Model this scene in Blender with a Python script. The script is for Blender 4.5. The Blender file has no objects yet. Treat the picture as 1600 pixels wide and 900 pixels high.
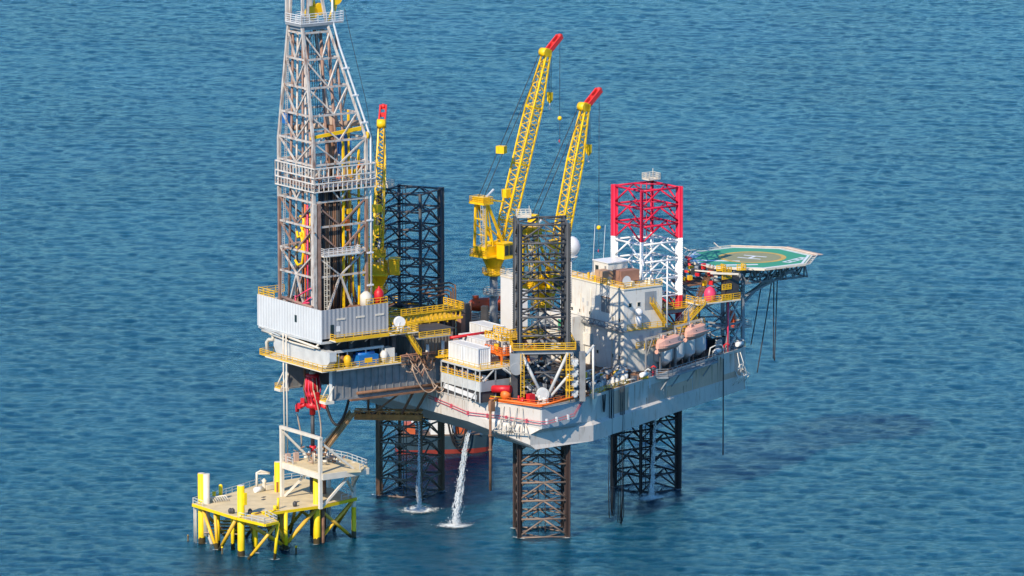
import bpy, math, random
import numpy as np
from mathutils import Vector, Matrix
R = math.radians
rnd = random.Random(7)
scene = bpy.context.scene
col = scene.collection

# ---------------------------------------------------------------- camera, sky, sun, exposure
cam_d = bpy.data.cameras.new('camera')
cam = bpy.data.objects.new('camera', cam_d)
col.objects.link(cam)
cam.location = (0, -1170, 248)
cam.rotation_euler = (R(90 - 9.9), 0, 0)
cam_d.sensor_width = 36
cam_d.lens = 10080 / 1600 * 36
cam_d.clip_start = 10
cam_d.clip_end = 60000
scene.camera = cam

SUN_AZ = Vector((-0.490, -0.871))          # horizontal direction towards the sun
SUN_EL = R(38)
az = SUN_AZ.normalized()
sun_dir = Vector((az.x * math.cos(SUN_EL), az.y * math.cos(SUN_EL), math.sin(SUN_EL)))
world = bpy.data.worlds.new('World')
scene.world = world
world.use_nodes = True
wn = world.node_tree.nodes
wl = world.node_tree.links
wn.clear()
sky = wn.new('ShaderNodeTexSky')
sky.sky_type = 'NISHITA'
sky.sun_disc = False
sky.sun_elevation = SUN_EL
sky.sun_rotation = math.atan2(sun_dir.x, sun_dir.y)
sky.air_density = 0.8
sky.dust_density = 0.05
sky.ozone_density = 3.0
bg = wn.new('ShaderNodeBackground')
bg.inputs['Strength'].default_value = 0.137
wo = wn.new('ShaderNodeOutputWorld')
tint = wn.new('ShaderNodeMix'); tint.data_type = 'RGBA'; tint.blend_type = 'MULTIPLY'; tint.inputs[0].default_value = 1
tint.inputs[7].default_value = (0.53, 0.98, 1.24, 1)          # the clear blue, slightly cool air of the photograph
wl.new(sky.outputs[0], tint.inputs[6]); wl.new(tint.outputs[2], bg.inputs[0])
wl.new(bg.outputs[0], wo.inputs[0])
sd = bpy.data.lights.new('sun', 'SUN')
sd.energy = 4.5
sd.angle = R(0.5)
sd.color = (1.0, 0.87, 0.69)
sun = bpy.data.objects.new('sun', sd)
col.objects.link(sun)
sun.location = (0, 0, 300)
sun.rotation_euler = sun_dir.to_track_quat('Z', 'Y').to_euler()
scene.view_settings.view_transform = 'Standard'
scene.view_settings.look = 'None'
scene.view_settings.gamma = 1
scene.view_settings.exposure = 0.38

# ---------------------------------------------------------------- frames: the rig's own axes (a forward, b to port, z up)
HEAD = R(34.7)
UA = Vector((math.cos(HEAD), math.sin(HEAD), 0))
UB = Vector((-math.sin(HEAD), math.cos(HEAD), 0))
ORI = Vector((-6.9, 7.75, 0))
def W(a, b, z=0.0):
    return ORI + UA * a + UB * b + Vector((0, 0, z))

# ---------------------------------------------------------------- materials
MATS = {}
def mat(name, c, rough=0.5, metal=0.0, var=0.15, rust=0.0, rustcol=(0.16, 0.07, 0.03), scale=0.6, streak=True, bump=0.0, dirt=0.0, dirtcol=(0.06, 0.05, 0.04)):
    m = bpy.data.materials.new(name)
    m.use_nodes = True
    nt = m.node_tree; N = nt.nodes; L = nt.links
    p = N['Principled BSDF']
    p.inputs['Roughness'].default_value = rough
    p.inputs['Metallic'].default_value = metal
    tc = N.new('ShaderNodeTexCoord')
    n1 = N.new('ShaderNodeTexNoise'); n1.inputs['Scale'].default_value = scale; n1.inputs['Detail'].default_value = 6
    L.new(tc.outputs['Object'], n1.inputs['Vector'])
    r1 = N.new('ShaderNodeMapRange'); r1.inputs[1].default_value = 0.3; r1.inputs[2].default_value = 0.7
    r1.inputs[3].default_value = 1 - var; r1.inputs[4].default_value = 1 + var
    L.new(n1.outputs['Fac'], r1.inputs[0])
    mx = N.new('ShaderNodeMix'); mx.data_type = 'RGBA'; mx.blend_type = 'MULTIPLY'; mx.inputs[0].default_value = 1
    mx.inputs[6].default_value = (*c, 1)
    L.new(r1.outputs[0], mx.inputs[7])
    out = mx.outputs[2]
    for amt, cc, sx in ((dirt, dirtcol, 1.1), (rust, rustcol, 1.9)):
        if amt <= 0: continue
        mp = N.new('ShaderNodeMapping')
        mp.inputs['Scale'].default_value = (sx, sx, 0.22 * sx if streak else sx)
        mp.inputs['Location'].default_value = (sx * 3.1, sx, 5.0)
        L.new(tc.outputs['Object'], mp.inputs[0])
        n2 = N.new('ShaderNodeTexNoise'); n2.inputs['Scale'].default_value = 0.8; n2.inputs['Detail'].default_value = 8; n2.inputs['Roughness'].default_value = 0.65
        L.new(mp.outputs[0], n2.inputs['Vector'])
        rr = N.new('ShaderNodeMapRange')
        rr.inputs[1].default_value = 0.66 - 0.22 * amt; rr.inputs[2].default_value = 0.80 - 0.18 * amt
        L.new(n2.outputs['Fac'], rr.inputs[0])
        m2 = N.new('ShaderNodeMix'); m2.data_type = 'RGBA'
        ml = N.new('ShaderNodeMath'); ml.operation = 'MULTIPLY'; ml.inputs[1].default_value = min(1, 0.55 + amt * 0.5)
        L.new(rr.outputs[0], ml.inputs[0])
        L.new(ml.outputs[0], m2.inputs[0])
        L.new(out, m2.inputs[6]); m2.inputs[7].default_value = (*cc, 1)
        out = m2.outputs[2]
    L.new(out, p.inputs['Base Color'])
    if bump:
        b = N.new('ShaderNodeBump'); b.inputs['Strength'].default_value = bump; b.inputs['Distance'].default_value = 0.05
        n3 = N.new('ShaderNodeTexNoise'); n3.inputs['Scale'].default_value = 2.5; n3.inputs['Detail'].default_value = 5
        L.new(tc.outputs['Object'], n3.inputs['Vector']); L.new(n3.outputs['Fac'], b.inputs['Height'])
        L.new(b.outputs[0], p.inputs['Normal'])
    MATS[name] = m
    return m

def band_mat(name, stops, scale=0.5, rust=0.3, rustcol=(0.11, 0.045, 0.025), wob=0.0):
    # paint that changes with height up the thing (bands really painted / rusted on)
    m = mat(name, (1, 1, 1), 0.55, 0, 0.12, rust, rustcol, scale)
    nt = m.node_tree; N = nt.nodes; L = nt.links
    tc = N['Texture Coordinate'] if 'Texture Coordinate' in N else [n for n in N if n.type == 'TEX_COORD'][0]
    sp = N.new('ShaderNodeSeparateXYZ'); L.new(tc.outputs['Object'], sp.inputs[0])
    nz = N.new('ShaderNodeTexNoise'); nz.inputs['Scale'].default_value = 0.9; L.new(tc.outputs['Object'], nz.inputs['Vector'])
    mu = N.new('ShaderNodeMath'); mu.operation = 'MULTIPLY_ADD'; mu.inputs[1].default_value = wob; L.new(nz.outputs['Fac'], mu.inputs[0]); L.new(sp.outputs['Z'], mu.inputs[2])
    mr = N.new('ShaderNodeMapRange'); mr.inputs[1].default_value = -20; mr.inputs[2].default_value = 80
    L.new(mu.outputs[0], mr.inputs[0])
    cr = N.new('ShaderNodeValToRGB'); cr.color_ramp.interpolation = 'CONSTANT'
    el = cr.color_ramp.elements
    el[0].position = 0; el[0].color = (*stops[0][1], 1)
    el[1].position = (stops[1][0] + 20) / 100; el[1].color = (*stops[1][1], 1)
    for z, c in stops[2:]:
        e = el.new((z + 20) / 100); e.color = (*c, 1)
    L.new(mr.outputs[0], cr.inputs[0])
    mx = [n for n in N if n.type == 'MIX' and n.blend_type == 'MULTIPLY'][0]
    L.new(cr.outputs[0], mx.inputs[6])
    return m

mat('hull_paint', (0.57, 0.53, 0.48), 0.5, 0, 0.08, 0.48, (0.36, 0.24, 0.15), 0.16, dirt=0.45, dirtcol=(0.36, 0.33, 0.29), bump=0.25)
mat('deck_paint', (0.13, 0.085, 0.06), 0.8, 0, 0.3, 0.5, (0.10, 0.04, 0.02), 0.5, streak=False)
mat('rack_tan', (0.48, 0.45, 0.39), 0.6, 0, 0.1, 0.2)
mat('side_paint', (0.42, 0.45, 0.46), 0.5, 0, 0.06, 0.12, (0.3, 0.2, 0.13), 0.2)
mat('grey_steel', (0.26, 0.28, 0.30), 0.5, 0.0, 0.15, 0.3)
mat('light_steel', (0.52, 0.53, 0.52), 0.5, 0.0, 0.12, 0.25, (0.28, 0.15, 0.08))
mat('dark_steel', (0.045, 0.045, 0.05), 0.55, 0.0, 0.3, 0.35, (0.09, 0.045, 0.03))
mat('beam_grey', (0.21, 0.215, 0.22), 0.5, 0.0, 0.2, 0.4, (0.20, 0.13, 0.09), dirt=0.35, dirtcol=(0.05, 0.045, 0.04))
mat('rusty_steel', (0.20, 0.10, 0.055), 0.75, 0, 0.35, 0.5, (0.09, 0.035, 0.02))
mat('white_paint', (0.66, 0.64, 0.59), 0.45, 0, 0.06, 0.45, (0.42, 0.28, 0.17), 0.4, dirt=0.35, dirtcol=(0.42, 0.38, 0.32))
mat('clean_white', (0.70, 0.70, 0.70), 0.4, 0, 0.03, 0.08, (0.5, 0.45, 0.4))
mat('wall_white', (0.70, 0.72, 0.74), 0.45, 0, 0.04, 0.12, (0.45, 0.4, 0.36), 0.3)
mat('gallery_white', (0.66, 0.61, 0.55), 0.5, 0, 0.1, 0.3)
mat('derrick_white', (0.54, 0.49, 0.44), 0.5, 0, 0.16, 0.75, (0.22, 0.11, 0.07), 0.6)
mat('derrick_rust', (0.28, 0.17, 0.13), 0.7, 0, 0.25, 0.5, (0.12, 0.05, 0.03), 0.8)
mat('crane_yellow', (0.88, 0.53, 0.003), 0.45, 0, 0.10, 0.4, (0.42, 0.22, 0.03))
mat('rail_yellow', (0.76, 0.44, 0.012), 0.5, 0, 0.15, 0.25, (0.35, 0.18, 0.05))
mat('orange_paint', (0.80, 0.16, 0.02), 0.5, 0, 0.12, 0.2)
mat('red_paint', (0.55, 0.012, 0.02), 0.45, 0, 0.12, 0.15, (0.2, 0.02, 0.02))
mat('tip_red', (0.72, 0.035, 0.03), 0.45, 0, 0.08, 0.1, (0.4, 0.02, 0.02))
mat('pink_pipe', (0.62, 0.10, 0.14), 0.5, 0, 0.1, 0.2)
mat('pink_red', (0.75, 0.05, 0.13), 0.45, 0, 0.1, 0.0)
mat('boat_pink', (0.68, 0.36, 0.27), 0.5, 0, 0.06, 0.12, (0.55, 0.2, 0.12))
mat('boat_orange', (0.68, 0.09, 0.02), 0.45, 0, 0.06, 0.1)
mat('blue_paint', (0.01, 0.14, 0.42), 0.45, 0, 0.15, 0.2)
mat('tan_box', (0.48, 0.30, 0.18), 0.7, 0, 0.08, 0.15)
mat('brown_box', (0.30, 0.15, 0.10), 0.7, 0, 0.15, 0.25)
mat('silo_grey', (0.50, 0.51, 0.52), 0.35, 0.1, 0.08, 0.15, (0.3, 0.25, 0.2))
mat('black_rubber', (0.012, 0.012, 0.014), 0.6, 0, 0.2, 0)
mat('rope', (0.03, 0.03, 0.035), 0.7, 0, 0.2, 0)
mat('hose_tan', (0.42, 0.30, 0.22), 0.7, 0, 0.2, 0.2)
mat('glass', (0.02, 0.035, 0.04), 0.12, 0, 0.1, 0)
mat('wh_deck', (0.60, 0.49, 0.30), 0.8, 0, 0.12, 0.3, (0.38, 0.30, 0.20), 0.5, streak=False, dirt=0.2, dirtcol=(0.45, 0.42, 0.12))
mat('wh_yellow', (0.86, 0.59, 0.004), 0.45, 0, 0.06, 0.15, (0.45, 0.33, 0.08))
mat('wh_cream', (0.66, 0.60, 0.50), 0.55, 0, 0.1, 0.3, (0.42, 0.28, 0.18))
mat('green_deck', (0.045, 0.29, 0.155), 0.6, 0, 0.06, 0.3, (0.12, 0.24, 0.13), 0.3, streak=False)
mat('ring_tan', (0.52, 0.34, 0.08), 0.7, 0, 0.1, 0.3, (0.30, 0.24, 0.12), streak=False)
mat('olive_deck', (0.25, 0.25, 0.13), 0.7, 0, 0.1, 0.4, (0.15, 0.15, 0.10), 0.4, streak=False)
mat('net_pink', (0.48, 0.33, 0.26), 0.8, 0, 0.1, 0.2)
mat('ship_blue', (0.035, 0.07, 0.10), 0.5, 0, 0.1, 0.2)
mat('boot_red', (0.25, 0.03, 0.02), 0.6, 0, 0.15, 0.2)
DK = (0.05, 0.055, 0.062)
band_mat('leg_grey', [(-20, (0.055, 0.035, 0.03)), (19, DK), (62, DK)], rust=0.25)
band_mat('leg_port', [(-20, (0.20, 0.115, 0.075)), (19, DK), (62, DK)], rust=0.45)
RED = (0.62, 0.006, 0.045); WHI = (0.82, 0.82, 0.80)
band_mat('leg_banded', [(-20, (0.045, 0.03, 0.03)), (19, (0.5, 0.01, 0.03)), (37.2, WHI), (48.1, RED)], rust=0.05)
band_mat('brace_old', [(-20, (0.20, 0.14, 0.105)), (19, (0.07, 0.072, 0.078)), (62, DK)], rust=0.4)
band_mat('pile_yellow', [(-20, (0.07, 0.05, 0.02)), (1.7, (0.88, 0.60, 0.003)), (30, (0.88, 0.60, 0.003))], rust=0.2, rustcol=(0.35, 0.18, 0.04), wob=1.6)
band_mat('brace_yellow', [(-20, (0.08, 0.06, 0.025)), (1.6, (0.84, 0.47, 0.012)), (3.8, (0.78, 0.44, 0.05)), (30, (0.66, 0.50, 0.34))], rust=0.3, rustcol=(0.40, 0.24, 0.10), wob=1.6)

def corrugated(name, c, pitch=0.5, depth=0.06, rust=0.15, axis=0, rustcol=(0.35, 0.25, 0.18)):
    m = mat(name, c, 0.5, 0, 0.05, rust, rustcol, 0.4)
    N = m.node_tree.nodes; L = m.node_tree.links
    tc = [n for n in N if n.type == 'TEX_COORD'][0]
    sp = N.new('ShaderNodeSeparateXYZ'); L.new(tc.outputs['Object'], sp.inputs[0])
    ad = N.new('ShaderNodeMath'); ad.operation = 'ADD'; L.new(sp.outputs[0], ad.inputs[0]); L.new(sp.outputs[1], ad.inputs[1])
    mu = N.new('ShaderNodeMath'); mu.operation = 'MULTIPLY'; mu.inputs[1].default_value = 2 * math.pi / pitch; L.new(ad.outputs[0], mu.inputs[0])
    si = N.new('ShaderNodeMath'); si.operation = 'SINE'; L.new(mu.outputs[0], si.inputs[0])
    b = N.new('ShaderNodeBump'); b.inputs['Strength'].default_value = 1; b.inputs['Distance'].default_value = depth
    L.new(si.outputs[0], b.inputs['Height']); L.new(b.outputs[0], N['Principled BSDF'].inputs['Normal'])
    return m
corrugated('container_white', (0.70, 0.71, 0.71), 0.45, 0.05, 0.12)
corrugated('windwall_shaded', (0.33, 0.34, 0.36), 0.9, 0.035, 0.10)  # darker copy of the white sheeting: starboard shade put into the colour
corrugated('windwall_white', (0.60, 0.61, 0.61), 0.9, 0.03, 0.10)
corrugated('house_dark', (0.13, 0.115, 0.10), 0.7, 0.08, 0.3)

# ---------------------------------------------------------------- mesh builder
class MB:
    def __init__(s): s.v = []; s.f = []; s.sm = []
    def add(s, vs, fs, smooth=False):
        o = len(s.v); s.v += [tuple(v) for v in vs]
        for f in fs: s.f.append([i + o for i in f]); s.sm.append(smooth)
        return s
    def box(s, x0, x1, y0, y1, z0, z1):
        vs = [(x, y, z) for z in (z0, z1) for y in (y0, y1) for x in (x0, x1)]
        return s.add(vs, [(0, 2, 3, 1), (4, 5, 7, 6), (0, 1, 5, 4), (2, 6, 7, 3), (0, 4, 6, 2), (1, 3, 7, 5)])
    def cbox(s, c, d, rz=0.0):
        cs, sn = math.cos(rz), math.sin(rz)
        vs = []
        for dz in (-.5, .5):
            for dy in (-.5, .5):
                for dx in (-.5, .5):
                    x, y = dx * d[0], dy * d[1]
                    vs.append((c[0] + x * cs - y * sn, c[1] + x * sn + y * cs, c[2] + dz * d[2]))
        return s.add(vs, [(0, 2, 3, 1), (4, 5, 7, 6), (0, 1, 5, 4), (2, 6, 7, 3), (0, 4, 6, 2), (1, 3, 7, 5)])
    def prism(s, poly, z0, z1):
        n = len(poly)
        vs = [(p[0], p[1], z0) for p in poly] + [(p[0], p[1], z1) for p in poly]
        fs = [tuple(range(n - 1, -1, -1)), tuple(range(n, 2 * n))] + [(i, (i + 1) % n, n + (i + 1) % n, n + i) for i in range(n)]
        return s.add(vs, fs)
    def _frame(s, p, q):
        d = (Vector(q) - Vector(p)); L = d.length
        if L < 1e-6: return None
        d /= L
        up = Vector((0, 0, 1)) if abs(d.z) < 0.95 else Vector((1, 0, 0))
        x = d.cross(up).normalized(); y = x.cross(d).normalized()
        return d, x, y
    def bar(s, p, q, w, h=None):             # rectangular section
        h = h or w
        fr = s._frame(p, q)
        if not fr: return s
        d, x, y = fr; p = Vector(p); q = Vector(q)
        vs = [c + x * (i * w / 2) + y * (j * h / 2) for c in (p, q) for i, j in ((-1, -1), (1, -1), (1, 1), (-1, 1))]
        return s.add(vs, [(3, 2, 1, 0), (4, 5, 6, 7)] + [(i, (i + 1) % 4, 4 + (i + 1) % 4, 4 + i) for i in range(4)])
    def cyl(s, p, q, r, r2=None, n=10):
        r2 = r if r2 is None else r2
        fr = s._frame(p, q)
        if not fr: return s
        d, x, y = fr; p = Vector(p); q = Vector(q)
        vs = []
        for c, rr in ((p, r), (q, r2)):
            for i in range(n):
                t = 2 * math.pi * i / n
                vs.append(c + x * (rr * math.cos(t)) + y * (rr * math.sin(t)))
        s.add(vs, [(i, (i + 1) % n, n + (i + 1) % n, n + i) for i in range(n)], True)
        o = len(s.v) - 2 * n
        s.f.append([o + i for i in range(n - 1, -1, -1)]); s.sm.append(False)
        s.f.append([o + n + i for i in range(n)]); s.sm.append(False)
        return s
    def tube(s, pts, r, n=8):
        pts = [Vector(p) for p in pts]
        m = len(pts); vs = []
        prevx = None
        for k, p in enumerate(pts):
            d = (pts[min(k + 1, m - 1)] - pts[max(k - 1, 0)]).normalized()
            if prevx is None:
                up = Vector((0, 0, 1)) if abs(d.z) < 0.9 else Vector((1, 0, 0))
                x = d.cross(up).normalized()
            else:
                x = (prevx - d * prevx.dot(d)).normalized()
            prevx = x; y = d.cross(x)
            rr = r[k] if isinstance(r, (list, tuple)) else r
            for i in range(n):
                t = 2 * math.pi * i / n
                vs.append(p + x * (rr * math.cos(t)) + y * (rr * math.sin(t)))
        fs = []
        for k in range(m - 1):
            for i in range(n):
                fs.append((k * n + i, k * n + (i + 1) % n, (k + 1) * n + (i + 1) % n, (k + 1) * n + i))
        s.add(vs, fs, True)
        o = len(s.v) - m * n
        s.f.append([o + i for i in range(n - 1, -1, -1)]); s.sm.append(False)
        s.f.append([o + (m - 1) * n + i for i in range(n)]); s.sm.append(False)
        return s
    def lathe(s, c, prof, n=16, axis='z'):   # prof: (radius, height)
        vs = []
        for r, h in prof:
            for i in range(n):
                t = 2 * math.pi * i / n
                u, v = r * math.cos(t), r * math.sin(t)
                vs.append({'z': (c[0] + u, c[1] + v, c[2] + h), 'x': (c[0] + h, c[1] + u, c[2] + v), 'y': (c[0] + u, c[1] + h, c[2] + v)}[axis])
        m = len(prof)
        fs = [(k * n + i, k * n + (i + 1) % n, (k + 1) * n + (i + 1) % n, (k + 1) * n + i) for k in range(m - 1) for i in range(n)]
        s.add(vs, fs, True)
        o = len(s.v) - m * n
        s.f.append([o + i for i in range(n - 1, -1, -1)]); s.sm.append(False)
        s.f.append([o + (m - 1) * n + i for i in range(n)]); s.sm.append(False)
        return s
    def ball(s, c, r, n=14, sz=1.0):
        prof = [(max(1e-3, r * math.sin(math.pi * k / 9)), -r * sz * math.cos(math.pi * k / 9)) for k in range(10)]
        return s.lathe(c, prof, n)
    def rail(s, pts, h=1.1, t=0.07, gap=1.8, mids=2, closed=False, toe=True):
        pts = [Vector(p) for p in pts]
        if closed: pts.append(pts[0])
        for a, b in zip(pts[:-1], pts[1:]):
            L = (b - a).length; k = max(1, round(L / gap))
            for i in range(k + 1):
                p = a.lerp(b, i / k); s.bar(p, p + Vector((0, 0, h)), t)
            for j in range(1, mids + 2):
                z = Vector((0, 0, h * j / (mids + 1))); s.bar(a + z, b + z, t)
            if toe: s.bar(a + Vector((0, 0, 0.08)), b + Vector((0, 0, 0.08)), t * 0.7, 0.18)
        return s
    def stairs(s, p, q, w=0.9, n=None, rails=True):
        p = Vector(p); q = Vector(q); d = q - p
        side = Vector((-d.y, d.x, 0)).normalized() * (w / 2)
        for sg in (-1, 1): s.bar(p + side * sg, q + side * sg, 0.08, 0.3)
        n = n or max(3, int(abs(d.z) / 0.25))
        for i in range(1, n):
            c = p.lerp(q, i / n); s.bar(c - side, c + side, 0.28, 0.04)
        if rails:
            for sg in (-1, 1):
                for z in (0.55, 1.05): s.bar(p + side * sg + Vector((0, 0, z)), q + side * sg + Vector((0, 0, z)), 0.06)
                for i in range(0, 6):
                    c = p.lerp(q, i / 5) + side * sg; s.bar(c, c + Vector((0, 0, 1.05)), 0.06)
        return s
    def ladder(s, p, q, w=0.55, side=(1, 0, 0), cage=None):
        p = Vector(p); q = Vector(q); sd_ = Vector(side).normalized() * (w / 2)
        for sg in (-1, 1): s.bar(p + sd_ * sg, q + sd_ * sg, 0.07)
        n = int((q - p).length / 0.4)
        for i in range(1, n): c = p.lerp(q, i / n); s.bar(c - sd_, c + sd_, 0.045)
        if cage:
            cv = Vector(cage) * 0.75
            m = max(2, int((q - p).length / 1.0))
            for i in range(1, m + 1):
                c = p.lerp(q, i / m)
                s.bar(c - sd_, c - sd_ + cv, 0.05); s.bar(c + sd_, c + sd_ + cv, 0.05); s.bar(c - sd_ + cv, c + sd_ + cv, 0.05)
            for sg in (-1, 1): s.bar(p.lerp(q, 1 / m) + sd_ * sg + cv, q + sd_ * sg + cv, 0.05)
        return s
    def lace(s, a0, a1, b0, b1, n, w, cross=False, tubes=False):
        # zigzag lacing between edges a0-a1 and b0-b1
        a0, a1, b0, b1 = map(Vector, (a0, a1, b0, b1))
        f = (lambda p, q: s.cyl(p, q, w / 2, n=6)) if tubes else (lambda p, q: s.bar(p, q, w))
        for i in range(n):
            p, q = a0.lerp(a1, i / n), b0.lerp(b1, (i + .5) / n)
            f(p, q); f(q, a0.lerp(a1, (i + 1) / n))
            if cross: f(q, b0.lerp(b1, (i + .5) / n) + (p - b0.lerp(b1, i / n)))
        return s
    def build(s, name, material, parent=None, label=None, copy_of=None):
        me = bpy.data.meshes.new(name)
        org = parent.org if parent else (0, 0, 0)
        vs = [(v[0] - org[0], v[1] - org[1], v[2] - org[2]) for v in s.v]
        me.from_pydata(vs, [], s.f)
        me.polygons.foreach_set('use_smooth', s.sm)
        me.materials.append(MATS[material] if isinstance(material, str) else material)
        me.update()
        o = bpy.data.objects.new(name, me); col.objects.link(o)
        if parent: o.parent = parent.o
        if label: o['label'] = label
        return Node(o, org)
class Node:
    def __init__(s, o, org): s.o = o; s.org = org
def tag(o, label=None, cat=None, group=None, kind=None):
    if label: o['label'] = label
    if cat: o['category'] = cat
    if group: o['group'] = group
    if kind: o['kind'] = kind
def thing(name, label, cat, a, b, z, group=None, rot=None, kind=None):
    """Empty in rig axes; with rot the children use coordinates local to it, else rig coordinates."""
    o = bpy.data.objects.new(name, None); o.empty_display_size = 0.5; col.objects.link(o)
    o.location = W(a, b, z); o.rotation_euler = (0, 0, HEAD + (rot or 0))
    tag(o, label, cat, group, kind)
    return Node(o, (0, 0, 0) if rot is not None else (a, b, z))
def single(mb, name, material, label, cat, a, b, z, group=None, kind=None):
    """a thing that is one mesh, drawn in rig coordinates"""
    n = mb.build(name, material)
    me = n.o.data
    me.transform(Matrix.Translation((-a, -b, -z)))
    n.o.location = W(a, b, z); n.o.rotation_euler = (0, 0, HEAD); n.org = (a, b, z)
    tag(n.o, label, cat, group, kind)
    return n
def kids(o): return [c for c in bpy.data.objects if c.parent == o]
def dup(nd, a, b, z, rot=None, label=None, group=None, swap=None):
    def cp(o, par):
        c = o.copy(); col.objects.link(c); c.parent = par
        if swap and c.data and c.data.materials and c.data.materials[0].name in swap:
            c.data = c.data.copy(); c.data.materials[0] = MATS[swap[c.data.materials[0].name]]
        for k in kids(o): cp(k, c)
        return c
    r = cp(nd.o, None)
    r.location = W(a, b, z)
    if rot is not None: r.rotation_euler = (0, 0, HEAD + rot)
    if label: r['label'] = label
    if group: r['group'] = group
    return Node(r, nd.org)
def part_copy(nd, parent, mtx=None):
    c = nd.o.copy(); col.objects.link(c); c.parent = parent.o
    if mtx is not None: c.matrix_local = mtx
    return Node(c, nd.org)
def RZ(t): return Matrix.Rotation(t, 4, 'Z')

# ---------------------------------------------------------------- the sea
rs = np.random.RandomState(3)
WAVES = []
for i in range(80):
    lam = 1.9 * (8.5 / 1.9) ** rs.rand()
    th = R(250) + rs.randn() * 0.8
    k = 2 * math.pi / lam
    if i % 9 == 0: lam = 10 + 16 * rs.rand(); th = R(250) + rs.randn() * 0.35; k = 2 * math.pi / lam
    amp = (0.0048 if lam < 10 else 0.0026) * lam ** 0.9 * (0.5 + rs.rand())
    WAVES.append((k * math.cos(th), k * math.sin(th), amp, rs.rand() * 6.283))
def sea_h(x, y):
    x = np.asarray(x, float); y = np.asarray(y, float)
    h = np.zeros(np.broadcast(x, y).shape)
    for kx, ky, am, ph in WAVES:
        t = kx * x + ky * y + ph
        h += am * (np.sin(t) + 0.25 * np.sin(2 * t + 1.57))
    return h * 0.33
def axis(lo, hi, st, far):
    a = list(np.arange(lo, hi, st)); g = st
    x = a[-1]
    while x < far: g *= 1.25; x += g; a.append(x)
    g = st; x = a[0]; pre = []
    while x > -far: g *= 1.25; x -= g; pre.append(x)
    return np.array(pre[::-1] + a)
xs = axis(-165, 165, 0.55, 25000); ys = axis(-110, 800, 0.65, 25000)
X, Y = np.meshgrid(xs, ys)
fade = np.clip((260 - np.abs(X)) / 60, 0, 1) * np.clip((Y + 190) / 60, 0, 1) * np.clip((980 - Y) / 120, 0, 1)
Z = sea_h(X, Y) * fade
nx, ny = len(xs), len(ys)
me = bpy.data.meshes.new('sea')
vv = np.stack([X, Y, Z], -1).reshape(-1, 3).astype(np.float32)
idx = np.arange(nx * ny).reshape(ny, nx)
q = np.stack([idx[:-1, :-1], idx[:-1, 1:], idx[1:, 1:], idx[1:, :-1]], -1).reshape(-1, 4).astype(np.int32)
me.vertices.add(len(vv)); me.vertices.foreach_set('co', vv.ravel())
me.loops.add(q.size); me.loops.foreach_set('vertex_index', q.ravel())
me.polygons.add(len(q)); me.polygons.foreach_set('loop_start', np.arange(0, q.size, 4, dtype=np.int32))
me.polygons.foreach_set('use_smooth', np.ones(len(q), bool))
me.update(calc_edges=True)
m = bpy.data.materials.new('sea_water'); m.use_nodes = True; MATS['sea_water'] = m
N = m.node_tree.nodes; L = m.node_tree.links; p = N['Principled BSDF']
p.inputs['Roughness'].default_value = 0.13; p.inputs['IOR'].default_value = 1.15
p.inputs['Subsurface Weight'].default_value = 1.0; p.inputs['Subsurface Radius'].default_value = (3, 9, 12); p.inputs['Subsurface Scale'].default_value = 1.0
tc = N.new('ShaderNodeTexCoord')
big = N.new('ShaderNodeTexNoise'); big.inputs['Scale'].default_value = 0.018; big.inputs['Detail'].default_value = 5
mp = N.new('ShaderNodeMapping'); mp.inputs['Scale'].default_value = (1, 0.6, 1)
L.new(tc.outputs['Object'], mp.inputs[0]); L.new(mp.outputs[0], big.inputs['Vector'])
cr = N.new('ShaderNodeValToRGB'); e = cr.color_ramp.elements
e[0].position = 0.35; e[0].color = (0.0, 0.033, 0.064, 1); e[1].position = 0.68; e[1].color = (0.0, 0.044, 0.080, 1)
L.new(big.outputs['Fac'], cr.inputs[0]); L.new(cr.outputs[0], p.inputs['Base Color'])
def nz(scale, sx, sy, det):
    mp = N.new('ShaderNodeMapping'); mp.inputs['Scale'].default_value = (sx, sy, 1); mp.inputs['Rotation'].default_value = (0, 0, R(-18))
    n = N.new('ShaderNodeTexNoise'); n.inputs['Scale'].default_value = scale; n.inputs['Detail'].default_value = det; n.inputs['Roughness'].default_value = 0.6
    L.new(tc.outputs['Object'], mp.inputs[0]); L.new(mp.outputs[0], n.inputs['Vector']); return n
n1 = nz(1.55, 0.75, 1.15, 11); n1.inputs['Roughness'].default_value = 0.72
b1 = N.new('ShaderNodeBump'); b1.inputs['Distance'].default_value = 0.62
gust = nz(0.02, 1, 0.45, 4); gm = N.new('ShaderNodeMapRange'); gm.inputs[1].default_value = 0.3; gm.inputs[2].default_value = 0.7; gm.inputs[3].default_value = 0.42; gm.inputs[4].default_value = 1.15
L.new(gust.outputs['Fac'], gm.inputs[0]); L.new(gm.outputs[0], b1.inputs['Strength'])
L.new(n1.outputs['Fac'], b1.inputs['Height']); L.new(b1.outputs[0], p.inputs['Normal'])
me.materials.append(m)
sea = bpy.data.objects.new('sea', me); col.objects.link(sea)
tag(sea, 'open blue sea with small wind ripples all around the rig', 'sea', kind='structure')
# ================================================================ the hull
DZ, BZ = 25.5, 17.5
hull = thing('rig_hull', 'huge pale grey triangular hull of the rig, raised clear of the sea on three legs', 'rig hull', 10, 0, 17.5)
deckpoly = [(60, -3.6), (60, 3.6), (6.7, 27.7), (-6.3, 30.3), (-13.2, 17.3), (-13.2, -17.3), (-6.3, -30.3), (6.7, -27.7)]
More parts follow.
